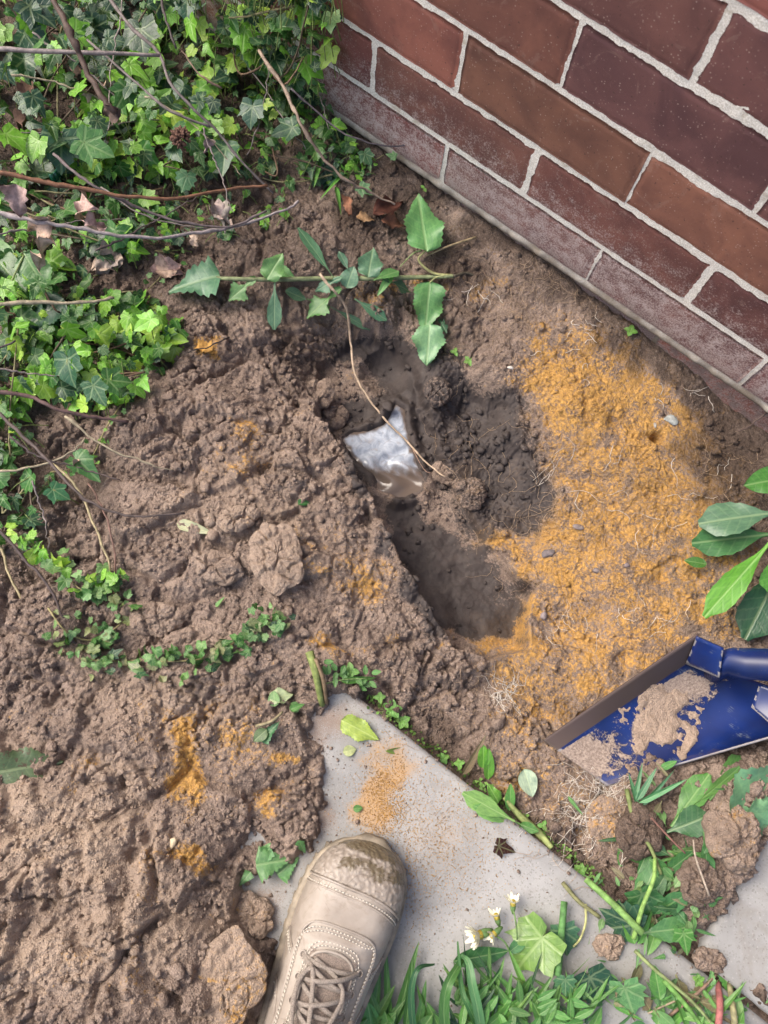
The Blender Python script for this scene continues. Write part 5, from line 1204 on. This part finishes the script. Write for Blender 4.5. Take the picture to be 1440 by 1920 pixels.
# vamp apron: a rounded overlay running up both sides of the laces
apron = [(.215, -.66), (.17, -.60), (.13, -.56), (.100, -.50), (.085, -.36), (.080, -.16), (.080, .06), (.083, .28), (.090, .44), (.105, .54), (.14, .58), (.18, .61), (.225, .66)]
ribbon(path(apron, .0008, 6), .0012, 'panel_edge', M_LEA)
stitches([(a + .004 * (abs(b) < .42), b * .955) for a, b in apron], .0012); stitches([(a + .007 * (abs(b) < .42), b * .92) for a, b in apron], .0012)
throat = [(.225, -.33), (.17, -.31), (.125, -.28), (.108, -.20), (.101, 0), (.108, .20), (.125, .28), (.17, .31), (.225, .33)]
ribbon(path(throat, .0016, 6), .0016, 'panel_edge', M_LEA)
stitches([(a - .004 * (abs(b) < .26), b * 1.14) for a, b in throat], .0012); stitches([(a - .007 * (abs(b) < .26), b * 1.24) for a, b in throat], .0012)
side = lambda sg: [(.105, .97 * sg), (.100, .85 * sg), (.108, .70 * sg), (.112, .60 * sg)]
for sg in (-1, 1):
    ribbon(path(side(sg), .0006), .0010, 'side_seam', M_LEA); stitches([(a + .004, b) for a, b in side(sg)]); stitches([(a + .007, b) for a, b in side(sg)])
    ribbon(path([(.150, .98 * sg), (.148, .84 * sg), (.156, .72 * sg), (.17, .64 * sg)], .0006), .0010, 'side_seam', M_LEA); stitches([(.154, .96 * sg), (.152, .84 * sg), (.160, .72 * sg)])
o = stitch.build('stitching', M_STI, bt); o['kind'] = 'stuff'
# tongue showing in the throat
shell('tongue', .104, .235, -.0004, M_TONG, -.27, .27, 40, 20)
for o in list(bt.children):
    if o.name.startswith('tongue'):
        for v in o.data.vertices: v.co.z += .0022
# padded collar and shaft
V = []; F = []; nr = 40
rings = [(.235, .040, .072, .085), (.238, .043, .075, .12), (.243, .044, .068, .155), (.248, .044, .062, .19), (.250, .047, .064, .205), (.250, .045, .062, .212), (.250, .040, .056, .208)]
for s, a, b, z in rings:
    for k in range(nr):
        th_ = 2 * math.pi * k / nr; V.append(BW(s + math.cos(th_) * b * .95, math.sin(th_) * a, z + .012 * math.cos(th_) * -(z > .15)))
for i in range(len(rings) - 1):
    for k in range(nr): F.append((i * nr + k, i * nr + (k + 1) % nr, (i + 1) * nr + (k + 1) % nr, (i + 1) * nr + k))
m = MB(); m.add(V, F); cuff = m.build('shaft', M_LEA, bt)
# eyelets and laces
rows = [.112, .130, .149, .169, .190, .212]
eye = {}
for i, s in enumerate(rows):
    for sg in (-1, 1):
        u = (.36 + .012 * i) * sg; c = surf(s, u, .0012); eye[(i, sg)] = c
        a, b = surf(s, u + .03, .0012) - c, surf(s + .003, u, .0012) - c; a /= np.linalg.norm(a); b = b - a * (a @ b); b /= np.linalg.norm(b)
        P = [c + a * .0032 * math.cos(t_) + b * .0032 * math.sin(t_) for t_ in np.linspace(0, 2 * math.pi, 14)]; ribbon(P, .0009, 'eyelet', M_LEA, 5)
def lace(pts, lift, rad=.0022, name='lace'):
    P = spline(pts, 10); n_ = len(P); P = [p + np.array([0, 0, lift * math.sin(math.pi * i / (n_ - 1)) ** .7]) for i, p in enumerate(P)]
    m = MB(); m.tube(P, rad, 8, True, .55); return m.build(name, M_LACE, bt)
def between(A, B, lift, bow=0.0, rad=.0022):
    s_, e_ = A, B; mid = []
    for t_ in (.25, .5, .75):
        q = s_ + (e_ - s_) * t_; q = q + np.array([-fd[0], -fd[1], 0]) * bow * math.sin(math.pi * t_)
        s = -(q[:2] - toe[:2]) @ fd; x = (q[:2] - toe[:2]) @ rt_; z = surf(s, uat(s, x), .0)[2]
        q[2] = max(q[2], z + .0045); mid.append(q)
    return lace([s_ - [0, 0, .001]] + mid + [e_ - [0, 0, .001]], lift, rad)
for i in range(6): between(eye[(i, -1)], eye[(i, 1)], .0015, -.003 if i % 2 else .002)
for i in range(5):
    between(eye[(i, -1)], eye[(i + 1, 1)], .004, .002); between(eye[(i, 1)], eye[(i + 1, -1)], .0065, .001)
# loose loops of the bow thrown forward
K = surf(.196, .02, .010)
def W_(s, u, z): return surf(s, u, z)
lace([K, W_(.17, -.20, .010), W_(.135, -.30, .008), W_(.118, -.16, .007), W_(.15, -.06, .009), K], .002, .0023)
lace([K, W_(.18, .25, .012), W_(.15, .46, .008), W_(.175, .60, .006), W_(.20, .40, .012), K], .002, .0023)
lace([K, W_(.16, .12, .011), W_(.132, .20, .008), W_(.118, .05, .006), W_(.110, -.16, .005)], .001, .0022)
lace([K, W_(.21, .45, .012), W_(.20, .75, .008), W_(.17, .86, .005)], .001, .0022)
lace([K, W_(.205, -.3, .012), W_(.22, -.6, .010), W_(.235, -.75, .006)], .001, .0022)

# ------------------------------------------------------------------ pulled weeds on the paving
random.seed(99)
GB = (.075, .19, .045); GB2 = (.085, .22, .045); WHT = (.42, .48, .26)
def tuft(label, base, blades, cat='weed', name='grass_tuft', col=GB, grp=None, kinds='blade'):
    r = thing(name, label, cat, GP(*base), grp)
    for (a, b, c, d, w, *rest) in blades:
        za, zb = (rest + [.008, .02])[:2] if len(rest) >= 2 else (.006, .022)
        A, B = GP(a, b, za), GP(c, d, zb); place(random.choice(LM[kinds]), r, A, B, w, random.uniform(-.5, .5), jit(col, .25), .1)
    return r
tuft('fan of long grass blades sprouting at the right side of the boot', (735, 1915), [(740,1925,785,1768,.010),(730,1930,722,1770,.008),(760,1935,775,1800,.010),(700,1925,712,1810,.009),(720,1940,690,1850,.012),(690,1935,740,1850,.012),(780,1940,800,1840,.009),(700,1940,760,1880,.012),(810,1930,780,1850,.01)])
def arch(label, segs, col, rad, name='grass_stalk', cat='stalk', grp='bent stalks and grass on the slab'):
    r = thing(name, label, cat, GP(segs[0][0], segs[0][1]), grp)
    P = spline([GP(a, b, z) for a, b, z in segs], 6); V = []; F = []; n = len(P)
    for i, p in enumerate(P):
        t = P[min(i + 1, n - 1)] - P[max(i - 1, 0)]; t /= np.linalg.norm(t); y = np.cross([0, 0, 1], t); y /= np.linalg.norm(y); w = rad * (1 - .75 * (i / (n - 1)) ** 3)
        V += [p - y * w + [0, 0, w * .4], p, p + y * w + [0, 0, w * .4]]
    for i in range(n - 1): F += [(3 * i, 3 * i + 3, 3 * i + 4, 3 * i + 1), (3 * i + 1, 3 * i + 4, 3 * i + 5, 3 * i + 2)]
    me = mesh('blade', [v - np.array(r.location) for v in V], F, M_LEAF, True, [((i // 3) / n, (i % 3) - 1.0) for i in range(3 * n)]); o = link(bpy.data.objects.new('blade', me), r); o.color = (*col, .05); return r
arch('dark grass blade arching from the tuft towards the middle of the slab', [(780,1960,.01),(772,1900,.03),(772,1850,.04),(785,1815,.04),(815,1808,.02)], (.04,.13,.05), .0035)
arch('taller grass blade right of the arching dark one', [(840,1965,.01),(832,1900,.03),(838,1850,.04),(860,1810,.03),(870,1800,.02)], GB, .0055)
arch('flat grass blade bending behind the flowers', [(905,1950,.01),(895,1890,.03),(885,1845,.035),(878,1805,.03),(865,1790,.02)], (.10,.24,.09), .0050)
arch('thin upright grass blade left of the yellow leaf', [(900,1930,.01),(880,1890,.03),(865,1850,.03),(858,1765,.03)], (.05,.16,.04), .0032)
tuft('broad arched leaf blade lying below the flower heads', (900, 1800), [(850,1802,955,1785,.020,.01,.015),(955,1785,990,1758,.012,.01,.01)], kinds='ell', col=(.05,.17,.05), name='plantain_leaf')
gm = tuft('tangled mass of leafy green stems at the bottom edge', (930, 1915), [(960,1960,850,1900,.016),(880,1950,985,1870,.014),(1000,1950,930,1850,.014),(1000,1960,1050,1880,.014),(900,1960,1010,1850,.012),(840,1960,800,1880,.012),(860,1930,900,1880,.014),(920,1920,960,1865,.012),
      (1040,1960,1000,1880,.016),(980,1930,1060,1920,.012),(1080,1960,1040,1900,.014),(950,1910,905,1850,.012),(1100,1950,1130,1890,.012),(850,1880,920,1860,.012),(960,1890,1000,1830,.012),(1020,1900,1000,1860,.010)], kinds='ell', col=GB2, name='weed_tangle')
for _ in range(70):
    px, py = random.uniform(840, 1110), random.uniform(1850, 1930); a = random.uniform(3.6, 5.8); A = GP(px, py, .012); L = random.uniform(.015, .055)
    place(random.choice(LM['blade']), gm, A, A + (e1.tolist()[0] * 0 + 1) * np.array([e1[0] * math.cos(a) + e2[0] * math.sin(a), e1[1] * math.cos(a) + e2[1] * math.sin(a), .25]) * L, random.uniform(.003, .007), random.uniform(-.8, .8), jit(random.choice([GB, GB2, DK2, (.14, .28, .06)]), .2), .1)
for _ in range(24):
    px, py = random.uniform(860, 1110), random.uniform(1870, 1930); a = random.uniform(0, 6.28); A = GP(px, py, .02)
    place(random.choice(LM['ell']), gm, A, A + np.array([math.cos(a) * .022, math.sin(a) * .022, .006]), .008, 0, jit(GB2, .3), 0)
lf = tuft('mass of leaves and grass in the bottom left part of the slab', (700, 1900), [(685,1960,740,1900,.02),(700,1950,690,1880,.02),(740,1960,720,1900,.018),(640,1970,690,1915,.02),(770,1960,810,1905,.018)], kinds='ell', col=GB2, name='weed_tangle')
# ivy and maple like leaves on the slab
def flat_leaf(label, px, py, size, ang, col, mi, z=.006, dirt=.2, name='pulled_leaf', grp='pulled leaves on the paving'):
    random.seed(int(px)); r = thing(name, label, 'leaf', GP(px, py), grp); b = ivy_at(r, px, py, z, size, ang, col, .12, mi, dirt); return r
flat_leaf('yellowish green lobed leaf in the middle of the slab', 990, 1790, 118, 130, (.19, .32, .075), 2, .012, .1)
flat_leaf('dark ivy leaf leaning on a cut stalk', 1120, 1860, 92, 60, (.03, .09, .05), 2, .012)
flat_leaf('small dark green leaf at the bottom among the stems', 1060, 1855, 50, 90, (.06, .17, .07), 4, .02)
flat_leaf('pale lobed leaf with dusty face at the bottom edge', 1180, 1880, 90, 70, (.11, .22, .09), 4, .015, .3)
flat_leaf('dark leaf under the diagonal cut stalk', 1155, 1720, 96, 200, (.035, .11, .055), 4, .012, .3)
flat_leaf('leaf half under the root ball weeds', 1215, 1700, 90, 60, (.05, .16, .05), 0, .012, .5)
flat_leaf('bright leaf fold among pulled weeds right of the slab corner', 1285, 1770, 60, 80, (.10, .28, .05), 1, .015, .2)
flat_leaf('dull leaf fragment beside the cut stalks', 1060, 1770, 74, 80, (.055, .15, .08), 4, .006, .1)
flat_leaf('dark brown dried leaf star on the slab', 950, 1592, 52, 20, (.045, .014, .010), 1, .006, .2, 'fallen_leaf')
# torn leaf by the boot
tl = thing('torn_leaf', 'torn pale green leaf pieces beside the boot toe', 'leaf', GP(515, 1615))
for a, b, c, d, w in [(480,1622,545,1612,.040),(505,1590,480,1640,.020),(520,1640,560,1608,.030),(470,1635,448,1662,.014),(560,1576,574,1604,.012),(490,1600,510,1580,.014)]: place(random.choice(LM['arrow']), tl, GP(a, b, .006), GP(c, d, .006), w, 0, jit((.13, .30, .10), .15), .35)
# pile near the slab top corner
pl = thing('cut_stalk', 'thick split yellow green stalk standing at the slab corner', 'stalk', GP(595, 1290)); stemobj(pl, [GP(580,1222,.03), GP(592,1262,.02), GP(604,1322,.008)], [.0048, .0042, .0035], (.26, .32, .10)); stemobj(pl, [GP(592,1235,.03), GP(606,1275,.02), GP(612,1318,.01)], [.0022, .0025, .0022], (.24, .17, .10), 'splinter')
pw = thing('pulled_weed', 'dusty crumpled weed left of the slab corner', 'weed', GP(510, 1340), 'pulled weeds on the paving')
for a, b, c, d, w, k, col in [(505,1310,550,1300,.020,'broad',WHT),(515,1325,512,1295,.014,'ell',PALE),(545,1318,560,1335,.012,'ell',PALE),(490,1390,522,1352,.020,'arrow',(.06,.18,.07)),(500,1368,475,1390,.014,'ell',(.10,.16,.06)),(545,1330,570,1320,.008,'blade',GB2)]: place(random.choice(LM[k]), pw, GP(a, b, .010), GP(c, d, .014), w, random.uniform(-.4, .4), col, .4)
stemobj(pw, [GP(480, 1362, .01), GP(510, 1352, .016), GP(530, 1335, .012)], [.002, .0014], (.28, .24, .14))
sw = thing('pulled_weed', 'fine leafed weed sprays above the slab corner', 'weed', GP(650, 1272), 'pulled weeds on the paving')
for k in range(18):
    px, py = 610 + k * 5 + random.gauss(0, 8), 1268 + random.gauss(0, 10); a = random.uniform(0, 6.28); A = GP(px, py, .010); place(random.choice(LM['ell']), sw, A, A + np.array([math.cos(a) * .011, math.sin(a) * .011, .003]), .006, 0, jit(GB2, .3), .15)
place(LM['blade'][1], sw, GP(640, 1278, .01), GP(708, 1270, .012), .008, 0, GB2, .1); stemobj(sw, [GP(600,1285,.008), GP(640,1275,.012), GP(690,1272,.010)], [.0008, .0005], (.2, .3, .1))
yl = thing('fallen_leaf', 'yellow green torn leaf on the slab below its corner', 'leaf', GP(680, 1360)); place(LM['broad'][0], yl, GP(640, 1350, .005), GP(710, 1388, .006), .026, .2, (.36, .46, .09), .2)
o = thing('fallen_leaf', 'small pale yellow leaf scrap under the torn yellow green one', 'leaf', GP(655, 1408)); place(LM['ell'][1], o, GP(643, 1410, .004), GP(668, 1405, .004), .012, 0, (.45, .48, .22), .1)
o = thing('fallen_leaf', 'little green leaf crumb on the sandy slab', 'leaf', GP(670, 1517)); place(LM['ell'][1], o, GP(662, 1517, .003), GP(680, 1515, .004), .008, 0, GB2, .1)
tuft('narrow pale blade lying across the slab edge', (760, 1400), [(722,1408,825,1400,.008,.005,.005)], name='fallen_grass', col=(.22,.33,.08))
tuft('long dry strip standing by the slab edge', (885, 1430), [(868,1452,912,1382,.010,.01,.03)], name='fallen_grass', col=(.26,.17,.12))
fs = thing('shepherd_weed', 'broad leafed weed with a pale stalk growing along the slab edge', 'weed', GP(930, 1510))
for a, b, c, d, w, k, col in [(905,1440,908,1398,.016,'ell',(.14,.38,.04)),(915,1462,918,1405,.014,'ell',(.16,.40,.05)),(935,1505,915,1470,.016,'broad',(.13,.32,.05)),(955,1520,958,1470,.012,'ell',(.10,.28,.06)),(965,1540,868,1488,.022,'spoon',(.20,.38,.10)),(975,1545,890,1512,.018,'spoon',(.24,.42,.12)),(975,1545,1010,1560,.012,'ell',GB2)]: place(random.choice(LM[k]), fs, GP(a, b, .012), GP(c, d, .02), w, random.uniform(-.3, .3), jit(col, .1), .1)
stemobj(fs, [GP(945,1495,.012), GP(975,1530,.012), GP(1010,1562,.008), GP(1035,1590,.006)], [.0022, .004, .005, .003], (.32, .38, .14))
# moss and small growth in the joint, uncountable
random.seed(5); mb = MB()
for k in range(420):
    t_ = random.random(); px = 690 + 440 * t_; py = 1303 + 345 * t_ + random.gauss(4, 7)
    if random.random() < .45 and not (.45 < t_ < 1.1 or t_ < .2): continue
    A = GP(px, py, .001); a = random.uniform(0, 6.28); L = random.uniform(.002, .005); B = A + np.array([math.cos(a), math.sin(a), .8]) * L; y = np.array([-math.sin(a), math.cos(a), 0]) * L * .4
    mb.add([A, (A + B) / 2 + y, B, (A + B) / 2 - y], [(0, 1, 2, 3)])
o = mb.build('joint_moss', M_STEM); o.color = (.13, .24, .05, 0); tag(o, 'moss and tiny weeds growing in the slab joint', kind='stuff')
# stalks
def stalk(label, pts, rad, col, name='cut_stalk'):
    rad = [q_ * .78 for q_ in rad]; r = thing(name, label, 'stalk', GP(pts[0][0], pts[0][1]), 'cut stalks on the paving'); stemobj(r, [GP(a, b, z) for a, b, z in pts], rad, col, 'stem', 8); return r
stalk('long straight green stalk lying diagonally over the pulled weeds', [(1098,1648,.012),(1150,1695,.022),(1205,1750,.03)], [.0042, .0050], (.20, .36, .10))
stalk('brown green cut stalk beside the long diagonal one', [(1055,1655,.006),(1085,1690,.006),(1125,1720,.006)], [.0030, .0028], (.24, .24, .11))
stalk('thin pale bent stalk hooking off the brown green one', [(1098,1695,.006),(1098,1730,.008),(1088,1760,.008),(1075,1775,.006)], [.0018, .0014], (.42, .42, .18))
stalk('wide ribbed green stalk standing upright on the slab', [(1045,1830,.02),(1052,1760,.016),(1058,1690,.012)], [.0052, .0046], (.10, .24, .07))
stalk('long thin stem running from the weed crown to the bottom right', [(1190,1782,.012),(1230,1820,.02),(1300,1880,.02),(1350,1940,.015)], [.0026, .0020], (.24, .30, .12))
stalk('bright leafless stem down the bottom right corner', [(1245,1838,.02),(1290,1890,.02),(1330,1945,.015)], [.0036, .0026], (.16, .34, .08))
stalk('light green stem rising from the crown through the soil clods', [(1188,1760,.02),(1205,1700,.03),(1225,1650,.035),(1228,1610,.03)], [.0034, .0026], (.24, .40, .10))
stalk('mossy brown stem crossing the dark soil', [(1175,1480,.012),(1190,1540,.02),(1220,1590,.02),(1240,1640,.025)], [.0036, .0022], (.16, .20, .07))
stalk('pink root stub at the bottom edge', [(1345,1935,.015),(1350,1885,.015),(1345,1840,.01)], [.0050, .0042], (.36, .13, .12))
stalk('olive stub next to the pink one', [(1380,1940,.015),(1375,1895,.015),(1368,1845,.01)], [.0046, .0040], (.28, .26, .14))
stalk('bare brown twig in the bottom right corner', [(1255,1905,.01),(1310,1860,.012),(1345,1825,.012)], [.0022, .0018], (.26, .17, .12))
stalk('thin brown twig lying beside the bare brown one', [(1215,1900,.006),(1270,1875,.008),(1300,1865,.008)], [.0014, .0012], (.32, .26, .18))
stalk('short twig sticking out of the dark lump', [(1300,1575,.04),(1305,1610,.035),(1330,1680,.03)], [.0012, .0016], (.40, .33, .26))
stalk('red tinted twig over the dark soil', [(1205,1515,.015),(1250,1565,.03),(1285,1600,.03)], [.0016, .0012], (.20, .10, .08))
# flowers
def flower(label, px, py, r_px, ang, z, petals):
    f = thing('small_flower', label, 'flower', GP(px, py), 'withered pale flowers'); c = GP(px, py, z); k = .0006
    d = np.array([e1[0] * math.cos(ang) + e2[0] * math.sin(ang), e1[1] * math.cos(ang) + e2[1] * math.sin(ang), .35]); d /= np.linalg.norm(d); q = np.cross(d, [0, 0, 1]); q /= np.linalg.norm(q); w = np.cross(q, d)
    mp = MB(); mc = MB()
    for i in range(petals):
        a = i / petals * 6.28; s_ = .45 + .5 * random.random(); v = d * .8 + (q * math.cos(a) + w * math.sin(a)) * s_; v /= np.linalg.norm(v); L = r_px * k * random.uniform(.7, 1.1); y = np.cross(v, d); y /= (np.linalg.norm(y) + 1e-6); e = c + v * L
        mp.add([c, c + v * L * .6 + y * L * .16, e + y * L * .06, e - y * L * .06, c + v * L * .6 - y * L * .16], [(0, 1, 2, 3, 4)])
    o = mp.build('petals', M_PETAL, f); o['kind'] = 'stuff'
    mc.tube([c - d * r_px * k * .8, c - d * r_px * k * .3, c + d * r_px * k * .15], [r_px * k * .10, r_px * k * .26, r_px * k * .24], 8); o = mc.build('calyx', M_STEM, f); o.color = (.14, .25, .08, .1)
    mc = MB(); mc.tube([c, c + d * r_px * k * .45], [r_px * k * .28, r_px * k * .18], 7); mc.build('flower_centre', simple('pollen', (.55, .42, .06), .8), f); return f
flower('largest white and yellow flower head on the slab', 902, 1752, 30, 2.9, .02, 22)
flower('second open flower head just right of the largest', 928, 1750, 22, 2.6, .02, 16)
flower('pale closed bud above the open flowers', 932, 1722, 20, -1.9, .015, 12)
flower('brownish flower bud on its own stem at the top', 962, 1697, 20, -1.6, .015, 12)
stalk('thin flower stem below the brownish bud', [(962,1702,.015),(968,1735,.016),(970,1762,.015)], [.0010, .0012], (.14, .24, .08), 'flower_stem')
stalk('thin flower stem below the open flower heads', [(925,1752,.02),(945,1765,.018),(955,1782,.015)], [.0010, .0013], (.14, .26, .08), 'flower_stem')
# dandelion-like clump by the root ball and right slab
dc = thing('dandelion_clump', 'pulled clump of long dandelion leaves right of the root ball', 'weed', GP(1290, 1560), 'pulled weeds on the paving')
for a, b, c, d, w, k, col, dr in [(1258,1550,1330,1450,.034,'spoon',(.085,.23,.045),.35),(1300,1510,1390,1440,.022,'spoon',(.13,.32,.08),.2),(1250,1560,1330,1530,.04,'spoon',(.05,.15,.05),.5),(1320,1560,1330,1660,.024,'spoon',(.07,.2,.06),.4),
      (1180,1735,1235,1610,.030,'spoon',(.06,.18,.05),.3),(1210,1720,1290,1680,.03,'spoon',(.09,.24,.07),.35),(1200,1750,1290,1740,.03,'spoon',(.08,.22,.07),.3),(1215,1690,1250,1640,.02,'ell',(.05,.15,.04),.4),(1230,1740,1220,1790,.02,'blade',(.14,.32,.07),0),
      (1190,1770,1160,1690,.016,'blade',(.12,.30,.06),0),(1195,1770,1230,1700,.014,'blade',(.12,.32,.06),0),(1260,1700,1300,1740,.028,'arrow',(.10,.26,.10),.4),(1270,1660,1310,1700,.03,'arrow',(.06,.17,.06),.5),(1175,1600,1215,1620,.014,'blade',(.07,.18,.05),.3),(1215,1590,1200,1640,.014,'blade',(.06,.16,.05),.3),(1230,1650,1300,1600,.022,'spoon',(.07,.2,.06),.5)]:
    place(random.choice(LM[k]), dc, GP(a, b, .008), GP(c, d, .014), w * .85, random.uniform(-.5, .5), jit(col, .12), dr)
cl = thing('cabbage_like_leaf', 'large crinkled dusty green leaf at the right edge below the shovel', 'leaf', GP(1410, 1480)); place(LM['broad'][2], cl, GP(1368, 1535, .012), GP(1490, 1430, .012), .060, .1, (.15, .32, .17), .3)
place(LM['broad'][1], cl, GP(1400, 1520, .012), GP(1475, 1550, .012), .04, .1, (.17, .34, .17), .25)
cl = thing('pulled_leaf', 'crinkled green leaf partly under the shovel edge', 'leaf', GP(1370, 1420), 'pulled leaves on the paving'); place(LM['spoon'][1], cl, GP(1330, 1500, .006), GP(1400, 1420, .004), .032, .2, (.12, .30, .08), .2)
tuft('spray of narrow grass just below the shovel blade', (1200, 1480), [(1195,1500,1232,1440,.007,.01,.03),(1190,1500,1205,1430,.006,.01,.03),(1198,1505,1290,1462,.007,.01,.03),(1205,1510,1265,1445,.006,.01,.03),(1195,1510,1180,1450,.006,.01,.03),(1210,1500,1250,1480,.006,.01,.02)], col=(.08,.23,.10))
tuft('narrow bright blades in the bottom right corner', (1300, 1900), [(1250,1930,1350,1835,.008),(1320,1930,1400,1840,.007),(1290,1930,1260,1850,.008),(1380,1935,1395,1900,.01),(1270,1900,1340,1920,.008)], col=(.12,.30,.06))
tuft('bright lily like leaves hanging at the brick corner', (600, 110), [(575,95,668,118,.014,.09,.08),(580,85,640,125,.012,.08,.07),(585,100,600,175,.010,.08,.05),(575,110,560,60,.012,.08,.1),(590,80,560,140,.010,.07,.06)], col=(.14,.40,.04))
tuft('few thin blades on the soil under the ivy edge', (640, 330), [(600,300,590,350,.006),(630,300,655,330,.006),(630,350,640,400,.007),(620,335,660,320,.005),(600,340,560,330,.005),(640,330,600,372,.005)], col=(.12,.30,.05))
tuft('short pale leaf sliver on the mound', (360, 990), [(332,982,398,998,.014,.005,.006)], name='fallen_grass', col=(.40,.42,.26)); tuft('tiny dark green blade near the arc', (412, 1130), [(405,1138,420,1118,.006,.004,.01)], name='fallen_grass', col=(.10,.26,.06))
tuft('small green leaf fleck on the mound by the puddle', (568, 943), [(558,945,582,940,.010,.004,.006)], name='fallen_grass', col=(.06,.20,.06))
o = thing('fallen_leaf', 'large dull green leaf half buried at the left edge of the heap', 'leaf', GP(50, 1432)); place(LM['broad'][0], o, GP(-20, 1450, .004), GP(118, 1428, .006), .044, .1, (.11, .16, .075), .75)
random.seed(123)
# small torn leaves and shoots strewn through the pulled heap
hp = thing('weed_litter', 'litter of torn small leaves strewn through the soil right of the slab edge', 'weed litter', GP(1240, 1640))
for _ in range(150):
    t_ = random.random(); px = random.gauss(1245, 60); py = random.gauss(1660, 85)
    if px > 1335 and py > 1600: continue
    A = GP(px, py, random.uniform(.003, .014)); a = random.uniform(0, 6.28); L = random.uniform(.007, .026); kd = random.choice(['ell', 'blade', 'spoon', 'arrow', 'blade'])
    place(random.choice(LM[kd]), hp, A, A + np.array([math.cos(a), math.sin(a), random.uniform(-.15, .2)]) * L, L * (.18 if kd == 'blade' else random.uniform(.35, .7)), random.uniform(-.6, .6), jit(random.choice([(.06, .17, .05), (.11, .26, .07), (.17, .30, .10), (.20, .17, .09), (.04, .11, .04)]), .2), random.choice([.1, .3, .5]))
tg = thing('weed_litter', 'litter of cut grass and small leaves along the bottom edge', 'weed litter', GP(1150, 1880))
for _ in range(90):
    px = random.uniform(1080, 1440); py = random.gauss(1890, 25) - (1440 - px) * .02
    A = GP(px, py, random.uniform(.003, .016)); a = random.uniform(0, 6.28); L = random.uniform(.010, .034); kd = random.choice(['ell', 'blade', 'blade', 'arrow'])
    place(random.choice(LM[kd]), tg, A, A + np.array([math.cos(a), math.sin(a), random.uniform(-.05, .25)]) * L, L * (.15 if kd == 'blade' else .5), random.uniform(-.6, .6), jit(random.choice([(.06, .17, .05), (.11, .28, .06), (.15, .30, .10), (.22, .18, .10)]), .2), .2)
